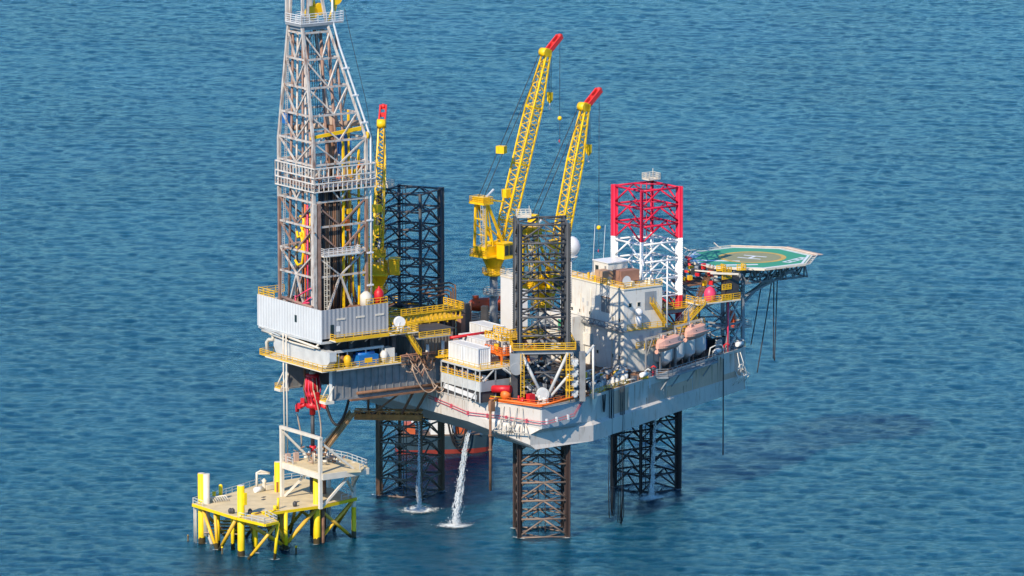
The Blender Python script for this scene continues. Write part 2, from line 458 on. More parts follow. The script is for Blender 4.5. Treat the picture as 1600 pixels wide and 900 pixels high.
# body: side walls, raked transom (shallow amidships, full depth at the corners), flat bottom
g = MB()
top = [(a, b, DZ) for a, b in deckpoly]
lowz = [BZ, BZ, BZ, 18.4, 21.5, 21.5, 18.4, BZ]
KN = (-7.6, 28.9)                                     # lower shoulder, set in under the sponson panel
lowpoly = [(KN[0], b / abs(b) * KN[1]) if i in (3, 6) else ((a, b / 27.7 * 28.6) if i in (2, 7) else (a, b)) for i, (a, b) in enumerate(deckpoly)]
m1 = [(a, b, 21.4 if i in (3, 6) else (23.0 if i in (4, 5) else 21.0)) for i, (a, b) in enumerate(deckpoly)]
m2 = [(a, b, 20.3 if i in (3, 6) else (22.4 if i in (4, 5) else 20.4)) for i, (a, b) in enumerate(lowpoly)]
low = [(a, b, z) for (a, b), z in zip(lowpoly, lowz)]
bot = [(60, -3.6, BZ), (60, 3.6, BZ), (6.7, 28.6, BZ), (-6.6, 29.2, BZ), (-6.2, 16, BZ), (-6.2, -16, BZ), (-6.6, -29.2, BZ), (6.7, -28.6, BZ)]
g.v = top + m1 + m2 + low + bot
g.f = [list(range(8))]
for lv_ in (0, 8, 16):
    for i in range(8): g.f.append([lv_ + i, lv_ + 8 + i, lv_ + 8 + (i + 1) % 8, lv_ + (i + 1) % 8])
for i, j in ((3, 4), (4, 5), (5, 6)): g.f.append([24 + i, 32 + i, 32 + j, 24 + j])
g.f.append([24 + 2, 32 + 3, 24 + 3]); g.f.append([24 + 7, 24 + 6, 32 + 6])
g.f.append([32 + i for i in range(7, -1, -1)])
g.sm = [False] * len(g.f)
g.build('hull_shell', 'hull_paint', hull)
# plating seams and vertical weld strips on the long starboard side
d = Vector((60 - 6.7, -3.6 + 27.7, 0)); Ls = d.length; d /= Ls; nrm = Vector((d.y, -d.x, 0))
def side(s, z, off=0.0): v = Vector((6.7, -27.7, 0)) + d * s + nrm * off; return (v.x, v.y, z)
g = MB()
for s in (14, 27, 38, 50): g.bar(side(s, BZ + .05, .01), side(s, DZ - .05, .01), .09, .05)
g.build('plate_seam', 'side_paint', hull)
mat('rust_run', (0.30, 0.20, 0.13), 0.7, 0, 0.3, 0.6, (0.40, 0.34, 0.28), 0.9)
rs_ = random.Random(77)
for k in range(26):
    s = rs_.uniform(9, 57); w = rs_.uniform(.08, .35) * (2.2 if s > 40 and k % 3 == 0 else 1); z1 = rs_.choice([25.2, 25.2, 24.2, 22.0]); z0 = max(BZ + .1, z1 - rs_.uniform(1.5, 7))
    g = MB(); g.v = [side(s, z1, .02), side(s + w, z1, .02), side(s + w * .75, (z0 + z1) / 2, .02), side(s + w * .5, z0, .02), side(s + w * .3, (z0 + z1) / 2, .02)]; g.f = [[0, 4, 3, 2, 1]]; g.sm = [False]
    g.build('rust_streak', 'rust_run', hull)
for k in range(9):
    t_ = rs_.uniform(.05, .95); z1 = 25.2; z0 = z1 - rs_.uniform(.8, 3.0); w = rs_.uniform(.1, .3)
    b_ = -17.2 + t_ * 15; g = MB(); g.v = [(-13.22, b_, z1), (-13.22, b_ + w, z1), (-13.22, b_ + w * .5, z0)]; g.f = [[0, 1, 2]]; g.sm = [False]
    g.build('rust_streak', 'rust_run', hull)
for k in range(5):
    b_ = -16.5 + 3.3 * k; MB().bar((-13.21, b_, 23.1), (-13.21, b_, 25.3), .03, .06).build('plate_seam', 'side_paint', hull)
g = MB()   # stained panel amidships
g.v = [side(21, BZ + .02, .012), side(28, BZ + .02, .012), side(28, 24.2, .012), side(21, 24.2, .012)]; g.f = [[0, 1, 2, 3]]; g.sm = [False]
mat('stained_side', (0.44, 0.38, 0.33), 0.6, 0, 0.1, 0.7, (0.38, 0.27, 0.2), 0.3)
g.build('stained_panel', 'stained_side', hull, label='brown stained plating panel amidships on the starboard side')
mat('brown_side', (0.60, 0.40, 0.29), 0.6, 0, 0.1, 0.6, (0.46, 0.32, 0.22), 0.3, dirt=0.4, dirtcol=(0.36, 0.33, 0.30))
for s0_, s1_, zt_, zb_ in ((8.5, 13.9, 25.2, 17.6), (28.1, 37.9, 22.9, 17.6), (38.1, 49.9, 24.9, 17.6), (50.1, 58.3, 21.6, 17.6)):
    g = MB(); g.v = [side(s0_, zb_, .006), side(s1_, zb_, .006), side(s1_, zt_, .006), side(s0_, zt_, .006)]; g.f = [[0, 1, 2, 3]]; g.sm = [False]
    g.build('stained_plating', 'brown_side', hull)
# raised sponson panel on the aft starboard shoulder
g = MB()
e0 = Vector((-6.3, -30.3, 0)); e1 = Vector((6.7, -27.7, 0)); ed = (e1 - e0).normalized(); en = Vector((ed.y, -ed.x, 0))
def shp(s, z, off): v = e0 + ed * s + en * off; return (v.x, v.y, z)
for s0, s1 in ((0.05, 10.2),):
    vs = [shp(s0, 25.3, 0), shp(s1, 25.3, 0), shp(s1, 25.3, .55), shp(s0, 25.3, .35), shp(s0, 21.5, .35), shp(s1, 21.4, .55), shp(s1, 20.6, 0), shp(s0, 21.3, 0)]
    g.add(vs, [(0, 3, 2, 1), (3, 4, 5, 2), (4, 7, 6, 5), (1, 2, 5, 6), (0, 7, 4, 3)])
g.build('shoulder_panel', 'side_paint', hull)
# deck sheet, bulwark strip
g = MB(); g.prism([(a * .985 + .1, b * .985) for a, b in deckpoly], DZ + .004, DZ + .03); g.build('deck_plate', 'deck_paint', hull)
g = MB()
for i in range(8):
    p, q_ = deckpoly[i], deckpoly[(i + 1) % 8]; g.bar((*p, DZ + .1), (*q_, DZ + .1), .25, .2)
g.build('deck_edge', 'hull_paint', hull)
# railings
def railpart(pts, m='rail_yellow', **k): MB().rail(pts, **k).build('railing', m, hull)
railpart([(-13.1, 17, DZ), (-13.1, -2, DZ)]); railpart([(-13.1, -2, DZ), (-13.1, -17.2, DZ), (-9.8, -23.4, DZ)], t=.09)
railpart([(-9.8, -23.4, DZ), (-6.4, -30.0, DZ), (5, -27.7, DZ)], 'orange_paint', t=.08)
railpart([side(.2, DZ, -.2), side(14, DZ, -.2)], t=.09)
railpart([side(15, DZ, -.1), side(24, DZ, -.1)], 'grey_steel'); railpart([side(46, DZ, -.2), side(58, DZ, -.2)], 'grey_steel')
railpart([(60, -3.5, DZ), (60, 3.5, DZ), (30, 17, DZ), (6.7, 27.5, DZ), (-6.2, 30.1, DZ), (-13, 17.2, DZ)])
# starboard walkway balcony with brackets
g = MB(); g.prism([side(24, 0, 0)[:2], side(46, 0, 0)[:2], side(44.5, 0, 1.9)[:2], side(25.5, 0, 1.9)[:2]], 25.0, 25.2)
for s in (26, 30, 36, 42): g.bar(side(s, 25.0, 1.7), side(s, 22.6, 0), .16, .22)
g.build('balcony', 'grey_steel', hull)
railpart([side(24, 25.2, .1), side(25.5, 25.2, 1.8), side(44.5, 25.2, 1.8), side(46, 25.2, .1)], 'grey_steel', h=1.6, mids=3, t=.08)
MB().cbox((*side(21.7, 24.8, .05)[:2], 24.4), (.25, .12, 1.5), math.atan2(d.y, d.x)).build('draught_mark', 'clean_white', hull)
# orange fire main round the aft edge
g = MB(); g.tube([(-12.6, -17.2, 26.2), (-9.8, -24.2, 26.1), (-6.9, -30.6, 26.0), (-5.8, -31.1, 26.0), (0, -29.9, 26.3), (5.5, -28.7, 26.7)], .2)
g.tube([(-10.5, -22.4, 25.75), (-6.9, -30.9, 25.7), (5.5, -28.9, 26.2)], .12)
g.build('fire_main', 'orange_paint', hull)
# pink service pipes along the plating with clamps
g = MB()
for dz, o in ((0, .25), (-.45, .28)):
    g.tube([(-13.2 - o, -4.5, 24.4 + dz), (-13.2 - o, -11, 23.9 + dz), (-13.2 - o, -17.4, 23.3 + dz), (-10 - o, -23.4 - o * .3, 23.2 + dz), (-6.6 - o, -30.2 - o, 22.9 + dz), (-5.6, -31.35, 22.9 + dz), shp(5, 23.1 + dz, 1.0), shp(8, 23.3 + dz, .85), shp(11 - dz, 26.0, .6)], .065, 6)
g.build('service_pipe', 'pink_pipe', hull)
for pt in ((-13.3, -7, 24.0), (-13.3, -12, 23.6), (-13.2, -17.3, 23.1), (-11.4, -21, 23.0), (-9.6, -24.4, 22.95), (-7.7, -28.2, 22.8)):
    MB().cbox((pt[0] - .25, pt[1] - .05, pt[2]), (.4, .16, .8)).build('pipe_clamp', 'pink_pipe', hull)
for s in (.6, 3.2, 6.2): MB().cbox(shp(s, 22.9, 1.0), (.3, .4, .9)).build('pipe_clamp', 'clean_white', hull)
# anchor racks: light tube frames hanging on the plating
def rack(p0, dirv, out, zt, zb, m):
    p0 = Vector(p0); dv = Vector(dirv).normalized(); ov = Vector(out).normalized()
    P = lambda s, o, z: p0 + dv * s + ov * o + Vector((0, 0, z))
    g = MB()
    for s in (-1.1, 1.1):
        g.cyl(P(s * .5, .15, zt), P(s, 1.4, zb), .08, n=6); g.cyl(P(s, 1.4, zb), P(s * .9, .1, zb + .3), .07, n=6); g.cyl(P(s * .75, .8, (zt + zb) / 2), P(s * .9, .1, zb + .3), .08, n=6)
    g.cyl(P(-2.2, 1.4, zb), P(2.2, 1.4, zb), .12, n=6); g.cyl(P(-.9, .9, (zt + zb) / 2), P(.9, .9, (zt + zb) / 2), .09, n=6)
    for s in (-2.2, 0, 2.2): g.cyl(P(s, 1.4, zb), P(s * .6, .1, zb + 1.1), .09, n=6); g.cyl(P(s, 1.4, zb), P(s, .1, zb - 1.6), .08, n=6)
    g.build('anchor_rack', m, hull)
sd_dir = Vector((-6.3 + 13.2, -30.3 + 17.3, 0)).normalized(); sn = Vector((sd_dir.y, -sd_dir.x, 0))
pp = Vector((-13.2, -17.3, 0)) + sd_dir * 7.6
rack(pp + sd_dir * .3, sd_dir, sn, 25.0, 20.6, 'rack_tan'); rack(pp + sd_dir * 3.0, sd_dir, sn, 25.0, 20.6, 'rack_tan')
rack(side(55.6, 0), d, nrm, 25.0, 20.6, 'white_paint')
# fenders / small brackets near the aft shoulder
g = MB(); g.cbox((7.4, -28.0, 25.9), (2.4, 1.2, .35), .3); g.add([(6.6, -28.1, 25.7), (7.9, -28.4, 25.7), (7.0, -28.3, 23.0), (7.0, -27.7, 25.7)], [(0, 1, 2), (0, 2, 3), (1, 3, 2)])
g.build('bollard_bracket', 'wh_cream', hull)
# deck clutter that belongs to the hull
def pump(a, b, z, s=1.0, m='grey_steel', rz=0.0, par=hull):
    g = MB(); g.cbox((a, b, z + .12 * s), (1.9 * s, 1.0 * s, .22 * s), rz)
    cs, sn_ = math.cos(rz), math.sin(rz)
    T = lambda x, y, zz: (a + x * cs - y * sn_, b + x * sn_ + y * cs, z + zz)
    g.cyl(T(-.8 * s, 0, .65 * s), T(.1 * s, 0, .65 * s), .38 * s, n=12); g.cyl(T(.1 * s, 0, .65 * s), T(.75 * s, 0, .65 * s), .22 * s, n=10)
    g.cyl(T(.6 * s, 0, .6 * s), T(.6 * s, 0, 1.35 * s), .16 * s, n=8); g.cbox(T(-.4 * s, 0, 1.1 * s), (.4 * s, .3 * s, .25 * s), rz)
    return g.build('pump', m, par)
def drum_winch(a, b, z, s, m, rz=0.0, par=hull):
    cs, sn_ = math.cos(rz), math.sin(rz)
    T = lambda x, y, zz: (a + x * cs - y * sn_, b + x * sn_ + y * cs, z + zz)
    g = MB(); g.cyl(T(0, -.8 * s, .8 * s), T(0, .8 * s, .8 * s), .42 * s, n=14)
    for y in (-.8, .8): g.cyl(T(0, (y - .06) * s, .8 * s), T(0, (y + .06) * s, .8 * s), .8 * s, n=18)
    for y in (-1.05, 1.05): g.bar(T(-.6 * s, y * s, 0), T(0, y * s, .9 * s), .16 * s); g.bar(T(.6 * s, y * s, 0), T(0, y * s, .9 * s), .16 * s)
    return g.build('winch', m, par)
r2 = random.Random(11)
for a, b, m in ((-8.6, -22.6, 'orange_paint'), (-7.8, -26.3, 'red_paint'), (-4.0, -27.8, 'white_paint'), (3.2, -26.4, 'white_paint'), (9.5, -24.0, 'white_paint'), (11.0, -23.0, 'light_steel'), (12.6, -22.6, 'white_paint'), (14.6, -21.6, 'grey_steel'), (17.0, -21.0, 'light_steel'), (19.2, -19.6, 'white_paint')):
    pump(a, b, DZ, 1.15, m, r2.uniform(0, 3))
g = MB(); g.cyl((-10.6, -21.2, 27.9), (-8.6, -24.2, 28.1), .7, n=14); g.build('header_tank', 'red_paint', hull)
g = MB(); g.ball((-9.2, -23.4, 27.0), 1.0); g.cyl((-9.2, -23.4, 25.5), (-9.2, -23.4, 27), .35); g.build('sea_chest', 'orange_paint', hull)
g = MB(); g.box(-6.8, -5.6, -27.6, -26.4, DZ + .03, DZ + 1.9); g.build('locker', 'red_paint', hull)
for k in range(78):
    a = r2.uniform(8, 24); b = r2.uniform(-24 + (a - 8) * .3, -13)
    g = MB(); z = DZ + .03
    kind = k % 4
    if kind == 0: g.cyl((a, b, z + .5), (a + r2.uniform(1, 3), b + r2.uniform(-1, 1), z + .5), r2.uniform(.12, .35), n=8); nm = 'pipe'
    elif kind == 1: g.cbox((a, b, z + .6), (r2.uniform(.8, 2), r2.uniform(.6, 1.4), 1.2), r2.uniform(0, 3)); g.cbox((a, b, z + 1.3), (.5, .4, .3), .4); nm = 'machine_box'
    elif kind == 2: g.tube([(a, b, z), (a, b, z + 1.6), (a + .7, b, z + 2.0), (a + 2.2, b + .5, z + 2.0)], .13, 6); nm = 'pipe'
    else: g.cyl((a, b, z), (a, b, z + r2.uniform(1, 2.2)), r2.uniform(.3, .6), n=10); g.cyl((a, b, z + 1), (a + .6, b, z + 1), .12); nm = 'vessel'
    g.build(nm, r2.choice(['white_paint', 'light_steel', 'grey_steel', 'rail_yellow', 'rusty_steel', 'white_paint', 'dark_steel']), hull)
for k in range(34):
    s = r2.choice([r2.uniform(20, 25), r2.uniform(46, 58)]); o = -r2.uniform(.5, 1.3); z = DZ + .03
    a, b, _ = side(s, z, o); g = MB(); kind = k % 3
    if kind == 0: g.cyl((a, b, z + .5), (a + r2.uniform(.5, 1.1) * d.x, b + .8 * d.y, z + .5), .26, n=10); nm = 'vent_drum'
    elif kind == 1: g.cbox((a, b, z + .5), (1.0, .7, 1.0), .4); nm = 'machine_box'
    else: g.tube([(a, b, z), (a, b, z + 1.4), (a + .4, b - .4, z + 1.8), (a + .7, b - .8, z + 1.5)], .16, 6); nm = 'vent_pipe'
    g.build(nm, r2.choice(['white_paint', 'light_steel', 'grey_steel', 'dark_steel', 'red_paint']), hull)
for s in (47, 55.5, 19): MB().cyl(side(s - .9, 26.7, .3), side(s + .9, 26.7, .3), .45, n=14).build('vent_drum', 'clean_white', hull)
# goose-neck pipe at the rail with the long hose
MB().tube([side(45, 25.5, -.5), side(45.5, 27.4, -.4), side(46.5, 27.9, .3), side(48, 27.7, .6), side(48.6, 27.0, .7), side(48.6, 25.0, .7)], .13, 6).build('gooseneck_pipe', 'light_steel', hull)

# ================================================================ the three legs
S2 = 4.36; ZT, ZB = 58.2, -9.0; BAY = 3.41
def make_leg(label, mchord, mbrace, a, b, rot):
    t = thing('lattice_tower', label, 'rig leg', a, b, 0, 'square lattice legs of the rig', rot=rot)
    cor = [(-S2, -S2), (S2, -S2), (S2, S2), (-S2, S2)]
    base = MB(); base.cyl((0, 0, ZB), (0, 0, ZT), .33, n=12); base.bar((-.42, 0, ZB), (-.42, 0, ZT), .1, .5); base.bar((.42, 0, ZB), (.42, 0, ZT), .1, .5)
    ch = None
    rk = MB(); rk.box(.45, .52, -.09, .09, ZB, ZT)
    z = ZB
    while z < ZT - .3:
        rk.box(.52, .72, -.1, .1, z, z + .2); z += .42
    for (x, y) in cor:
        ang = math.atan2(y, x)
        M = Matrix.Translation((x, y, 0)) @ RZ(ang)
        if ch is None:
            ch = base.build('chord', mchord, t); rack_ = rk.build('tooth_rack', mchord, None); rack_.o.parent = ch.o
            ch.o.matrix_local = M
        else:
            c = part_copy(ch, t, M); part_copy(rack_, c, Matrix.Identity(4))
    nb = int((ZT - ZB) / BAY)
    mids = [(0, -S2, 0), (S2, 0, 0), (0, S2, 0), (-S2, 0, 0)]
    for i in range(nb + 1):
        z = ZT - .25 - i * BAY
        if z < ZB + .5: break
        lvl_h = MB().cyl((-S2, -S2, z), (S2, -S2, z), .19, n=8)
        lvl_k = MB().cyl((0, -S2, z - .05), (-S2, -S2, z - BAY + .35), .165, n=8)
        lvl_k.cyl((0, -S2, z - .05), (S2, -S2, z - BAY + .35), .165, n=8)
        h = lvl_h.build('horizontal_brace', mbrace, t); k = lvl_k.build('k_brace', mbrace, t) if z - BAY > ZB else None
        for f in (1, 2, 3):
            part_copy(h, t, RZ(f * math.pi / 2))
            if k: part_copy(k, t, RZ(f * math.pi / 2))
        g = MB()
        for q_ in range(4):
            p0, p1 = mids[q_], mids[(q_ + 1) % 4]; g.cyl((p0[0], p0[1], z), (p1[0], p1[1], z), .12, n=6)
        g.build('inner_brace', mbrace, t)
    for (x, y) in ((-.5, 1.2), (.8, 1.2)): MB().cyl((x, y, ZB), (x, y, ZT + .3), .08, n=6).build('jetting_pipe', mbrace, t)
    # small railed cage at the leg head
    return t
legC = make_leg('dark grey lattice leg nearest the viewer, rising through the starboard aft corner of the hull', 'leg_grey', 'brace_old', 0, -21.65, R(-30))
legL = make_leg('dark lattice leg behind the drilling derrick, its lower length below the hull rusty brown', 'leg_port', 'brace_old', 0, 21.65, R(30))
legR = make_leg('lattice leg painted in red and white bands beside the helicopter deck', 'leg_banded', 'leg_banded', 39.3, 0, 0.0)
def cage(leg, x, y, m='wh_cream'):
    g = MB(); g.cbox((x, y, ZT + .35), (2.6, 2.2, .12)); g.rail([(x - 1.3, y - 1.1, ZT + .4), (x + 1.3, y - 1.1, ZT + .4), (x + 1.3, y + 1.1, ZT + .4), (x - 1.3, y + 1.1, ZT + .4)], closed=True, h=1.15, t=.1, gap=.9)
    g.cyl((x + 1.1, y + 1, ZT + .4), (x + 1.1, y + 1, ZT + 2.2), .05, n=5)
    g.build('lookout_cage', m, leg)
cage(legC, -3.2, 1.5); cage(legL, -1.2, 4.4); cage(legR, 3.6, 3.6)

# ================================================================ jacking frames around the legs
def jack_frame(a, b, rot, label, rich=True):
    t = thing('jacking_frame', label, 'jacking frame', a, b, DZ, 'jacking frames around the legs', rot=rot)
    h = 34.7 - DZ; r = 5.25
    g = MB(); c = [(-r, -r), (r, -r), (r, r), (-r, r)]
    for i in range(4):
        p, q_ = c[i], c[(i + 1) % 4]; g.bar((*p, h), (*q_, h), .8, .75)
    g.build('ring_beam', 'grey_steel', t)
    g = MB()
    for s in ((-r - .6, r + .6, -r - .9, -r + .4), (-r - .6, r + .6, r - .4, r + .9), (-r - .6, -r + .4, -r + .4, r - .4), (r - .4, r + .6, -r + .4, r - .4)): g.box(*s, h + .38, h + .46)
    g.build('walkway', 'rusty_steel', t)
    MB().rail([(-r - .5, -r - .8, h + .46), (r + .5, -r - .8, h + .46), (r + .5, r + .8, h + .46), (-r - .5, r + .8, h + .46)], closed=True, t=.1, h=1.25).build('railing', 'rail_yellow', t)
    # jack columns with motor stacks on the four corners
    for i, (x, y) in enumerate(c):
        sx = 1 if x > 0 else -1; sy = 1 if y > 0 else -1
        cx_ = (1.7 if sx > 0 else .2) * sx
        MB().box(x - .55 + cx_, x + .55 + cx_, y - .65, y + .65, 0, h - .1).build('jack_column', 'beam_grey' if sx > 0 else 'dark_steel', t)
        for k in range(4):
            z = 1.3 + k * 1.9
            if sx < 0 and y < 0: break
            g = MB(); xx = x + .3
            g.cyl((xx, y - 1.0, z), (xx, y + .9, z), .62, n=14); g.cyl((xx, y - 1.5, z), (xx, y - 1.0, z), .36, n=12); g.cbox((xx, y, z + .55), (1.3, 1.4, .35))
            g.build('jack_motor', 'light_steel', t)
            if k < 3:
                gy = MB(); gy.cbox((xx - 1.1 * sx, y - .9, z + .9), (1.3, 1.5, .1)); gy.rail([(xx - 1.7 * sx, y - 1.65, z + .9), (xx - .4 * sx, y - 1.65, z + .9)], h=.9, t=.08, gap=.8)
                gy.build('service_step', 'rail_yellow', t)
        MB().ladder((x - 1.1 * sx, y - 1.7 * 1, .2), (x - 1.1 * sx, y - 1.7, h), .6, (1, 0, 0), (0, -1, 0)).build('ladder', 'rail_yellow', t)
    if rich:
        y = -r - .3
        for p, q_, m, w in (((-4.2, y, h - .2), (-.9, y - .7, 2.2), 'light_steel', .32), ((4.3, y, h - .2), (.7, y - .7, 1.4), 'light_steel', .3), ((9.2, y + 1.2, h + .9), (.9, y - 1.0, .9), 'light_steel', .27), ((9.0, y + 1.1, h + .9), (9.1, y + .9, .2), 'white_paint', .2)):
            MB().cyl(p, q_, w, n=12).build('brace_strut', m, t)
        g = MB(); g.cyl((-.4, y - 1.9, 1.7), (-.4, y - .3, 1.7), 1.15, n=24); g.cyl((-.4, y - 2.0, 1.7), (-.4, y - 1.9, 1.7), .9, n=24); g.bar((-1.4, y - 1, 1.5), (-1.9, y - .6, .1), .8, .5)
        g.build('strut_foot', 'light_steel', t)
        g = MB(); g.cbox((-5.2, y - .1, h - 1.6), (2.2, 1.2, 3.0)); g.cyl((-5.2, y - 1.3, h - 2.9), (-5.2, y, h - 2.9), 1.1, n=22); g.build('strut_head', 'grey_steel', t)
        g = MB()
        for (p, q_) in (((-5, 0, 1), (5, 3, h - 1)), ((5, -2, 1), (-4, 2, h - 1)), ((-5, -3.5, 4.2), (5, -3.5, 4.6)), ((-4, 4, 5.5), (4.5, 1, 2.2))): g.cyl(p, q_, .22, n=8)
        g.build('inner_strut', 'grey_steel', t)
        for k in range(14):
            x, yy = r2.uniform(-4, 4), r2.uniform(-4.8, 3); z = r2.uniform(0, 3.5)
            g = MB(); g.cyl((x, yy, 0), (x, yy, z + .6), .1, n=6); g.cbox((x, yy, z + .6), (r2.uniform(.5, 1.6), r2.uniform(.5, 1.2), r2.uniform(.4, 1.0)), r2.uniform(0, 3))
            g.build('machine_box', r2.choice(['rusty_steel', 'red_paint', 'white_paint', 'blue_paint', 'rail_yellow', 'grey_steel']), t)
    return t
jack_frame(0, -21.65, R(-30), 'grey jacking frame with yellow railings and large diagonal struts around the nearest leg')
jack_frame(0, 21.65, R(30), 'jacking frame at the foot of the leg behind the derrick', rich=False)
jack_frame(39.3, 0, 0, 'jacking frame with yellow walkway around the red and white leg', rich=False)
# ================================================================ cantilever
cant = thing('cantilever', 'long grey cantilever of two deep girders carrying the drill floor out over the water', 'cantilever', -13, 0, 26.2)
for s in (-1, 1):
    y = 7.6 * s
    g = MB(); g.box(-36.6, 12, min(y, y - .35 * s), max(y, y - .35 * s), 26.6, 32.0)
    g.box(-36.6, 12, y - .8 * s if s > 0 else y - .15, y + .15 if s > 0 else y + .8, 26.3, 26.6)
    g.box(-36.6, 12, y - .8 * s if s > 0 else y - .15, y + .15 if s > 0 else y + .8, 32.0, 32.2)
    g.build('girder', 'beam_grey', cant)
    for k in range(20):
        a = -35.8 + k * 1.55
        MB().box(a - .06, a + .06, y if s > 0 else y - .16, y + .16 if s > 0 else y, 26.62, 31.98).build('stiffener', 'beam_grey', cant)
    MB().bar((-36.75, y - .2 * s, 26.3), (-36.75, y - .2 * s, 32.2), .9, .12).build('end_plate', 'light_steel', cant)
    # little work basket hanging at the girder tip
    g = MB(); g.box(-38.7, -36.8, y - 1.0, y + 1.0, 26.0, 26.5); g.bar((-38.5, y + .9, 26.4), (-36.8, y + .9, 29.2), .16); g.bar((-38.5, y - .9, 26.4), (-36.8, y - .9, 29.2), .16); g.build('tip_bracket', 'wh_cream', cant)
    MB().rail([(-38.6, y - .9, 26.5), (-38.6, y + .9, 26.5), (-36.9, y + .9, 26.5)], h=.9).build('railing', 'rail_yellow', cant)
# side pipe under the girder and inner cross beams
g = MB(); g.cyl((-31.5, -8.1, 27.3), (-12, -8.1, 27.0), .28); g.build('side_pipe', 'rusty_steel', cant)
g = MB(); g.box(-33, -13.5, -8.5, -7.8, 26.0, 26.28); g.build('hull_rail', 'rusty_steel', cant)
for a in (-30, -24, -18): MB().box(a - .3, a + .3, -7.2, 7.2, 26.9, 31.6).build('cross_beam', 'dark_steel', cant)
MB().box(-36.4, -12, -7.2, 7.2, 31.62, 31.9).build('cantilever_deck', 'dark_steel', cant)
MB().box(-12, 14, -7.2, 7.2, 31.9, 32.1).build('pipe_deck', 'deck_paint', cant)
# stern cross box, white, with sloped ends and the walkway in front of it
g = MB()
g.add([(-38.4, -9.6, 34.0), (-38.4, -9.6, 35.7), (-38.4, 9.2, 35.7), (-38.4, 9.2, 34.2), (-38.4, -8.2, 32.6), (-38.4, 8.0, 32.6),
       (-36.9, -9.6, 34.0), (-36.9, -9.6, 35.7), (-36.9, 9.2, 35.7), (-36.9, 9.2, 34.2), (-36.9, -8.2, 32.6), (-36.9, 8.0, 32.6)],
      [(0, 4, 5, 3, 2, 1), (6, 7, 8, 9, 11, 10), (0, 1, 7, 6), (1, 2, 8, 7), (2, 3, 9, 8), (3, 5, 11, 9), (5, 4, 10, 11), (4, 0, 6, 10)])
g.build('end_box', 'light_steel', cant)
g = MB(); g.box(-39.9, -37.0, -9.4, 9.8, 32.15, 32.35); g.box(-37.0, -23.0, -9.9, -7.7, 32.2, 32.4); g.box(-39.4, -36.8, 9.8, 11.8, 32.15, 32.35); g.build('walkway', 'wh_cream', cant)
MB().rail([(-39.8, -3, 32.35), (-39.8, -9.3, 32.35), (-37.4, -9.8, 32.4), (-23.1, -9.8, 32.4)], t=.09).build('railing', 'rail_yellow', cant)
MB().rail([(-39.8, 11.7, 32.35), (-39.8, -3, 32.35)], t=.09).build('railing', 'rail_yellow', cant)
MB().rail([(-36.8, 11.7, 32.35), (-39.6, 11.7, 32.35)], t=.09).build('railing', 'rail_yellow', cant)
g = MB(); g.tube([(-38.6, 12.6, 36.6), (-38.6, 9.8, 36.6), (-38.6, 9.0, 36.1), (-38.6, 9.1, 35.4), (-38.6, 10.4, 35.2), (-38.6, 11.2, 34.6), (-38.6, 11.0, 32.6)], .35, 8)
g.tube([(-38.9, 6.5, 36.9), (-38.9, -6.8, 36.2)], .22); g.tube([(-38.8, 10, 36.3), (-38.8, 2, 35.9), (-38.8, -5, 35.9), (-38.8, -6.6, 36.9)], .18); g.build('vent_pipe', 'wh_cream', cant)
# two guide rails hanging from the stern to the wellhead platform
for b in (3.1, 4.1): MB().cyl((-39.6, b, 37.4), (-39.6, b - .3, 14.2), .13, n=6).build('guide_wire', 'wh_cream', cant)
# starboard gallery: machinery behind the railing
MB().box(-19.2, -12, -9.9, -8.2, 36.2, 36.4).build('landing', 'grey_steel', cant)
MB().rail([(-19.0, -9.8, 36.4), (-12.2, -9.8, 36.4)], t=.1).build('railing', 'rail_yellow', cant)
g = MB(); g.box(-31.6, -27.4, -9.0, -6.6, 32.45, 34.3); g.cyl((-31.3, -7.8, 34.3), (-27.7, -7.8, 34.3), .5); g.build('fuel_tank', 'blue_paint', cant)
MB().box(-30.4, -28.8, -9.06, -8.99, 33.0, 33.8).build('tank_badge', 'rail_yellow', cant)
MB().box(-25.5, -23.6, -8.6, -6.4, 32.4, 35.0).build('switch_box', 'white_paint', cant)
MB().box(-36.2, -25.8, -8.4, -7.8, 35.2, 35.6).build('header_beam', 'light_steel', cant)
for a in (-35.5, -33.6, -29.6, -26): MB().bar((a, -8.1, 32.4), (a, -8.1, 35.2), .18).build('post', 'light_steel', cant)
for a, b, m in ((-35.3, -7.4, 'rail_yellow'), (-33.9, -8.6, 'rail_yellow'), (-34.6, -7.6, 'rusty_steel'), (-25.8, -8.4, 'white_paint')):
    MB().lathe((a, b, 32.4), [(.2, 0), (.6, .5), (.75, 1.6), (.5, 2.1), (.15, 2.3)], 12).build('valve', m, cant)
# festoon of cables and hoses on the starboard girder
r3 = random.Random(5)
for k in range(16):
    a = -22.5 + r3.uniform(0, 6.5); w = r3.uniform(.8, 2.6); z = r3.uniform(31, 33.8)
    g = MB(); g.tube([(a, -8.3, z), (a + .2 * w, -8.9, z - 1), (a + .6 * w, -8.9, z - r3.uniform(1.3, 2.6)), (a + w, -8.6, z - 1), (a + w * 1.1, -8.2, z + .2)], r3.uniform(.06, .16), 6)
    g.build('service_hose', r3.choice(['rusty_steel', 'hose_tan', 'dark_steel', 'brown_box']), cant)
for k in range(7):
    z = 31.6 + .3 * k; MB().cyl((-22.5, -8.4 - .05 * k, z), (-14.5, -8.4, z - .1), .09, n=6).build('service_pipe', r3.choice(['rusty_steel', 'brown_box', 'dark_steel']), cant)
for (x0, z0, x1, z1, dip) in ((-20.0, 31, -14.8, 27.2, 4.6), (-17.6, 31.5, -13.6, 26.6, 2.2), (-15.9, 28.5, -13.4, 26.4, 2.6)):
    pts = []
    for i in range(13):
        t_ = i / 12; pts.append((x0 + (x1 - x0) * t_, -8.9 - .6 * t_, z0 + (z1 - z0) * t_ - dip * 4 * t_ * (1 - t_) * .6))
    MB().tube(pts, .12, 6).build('service_hose', 'hose_tan', cant)
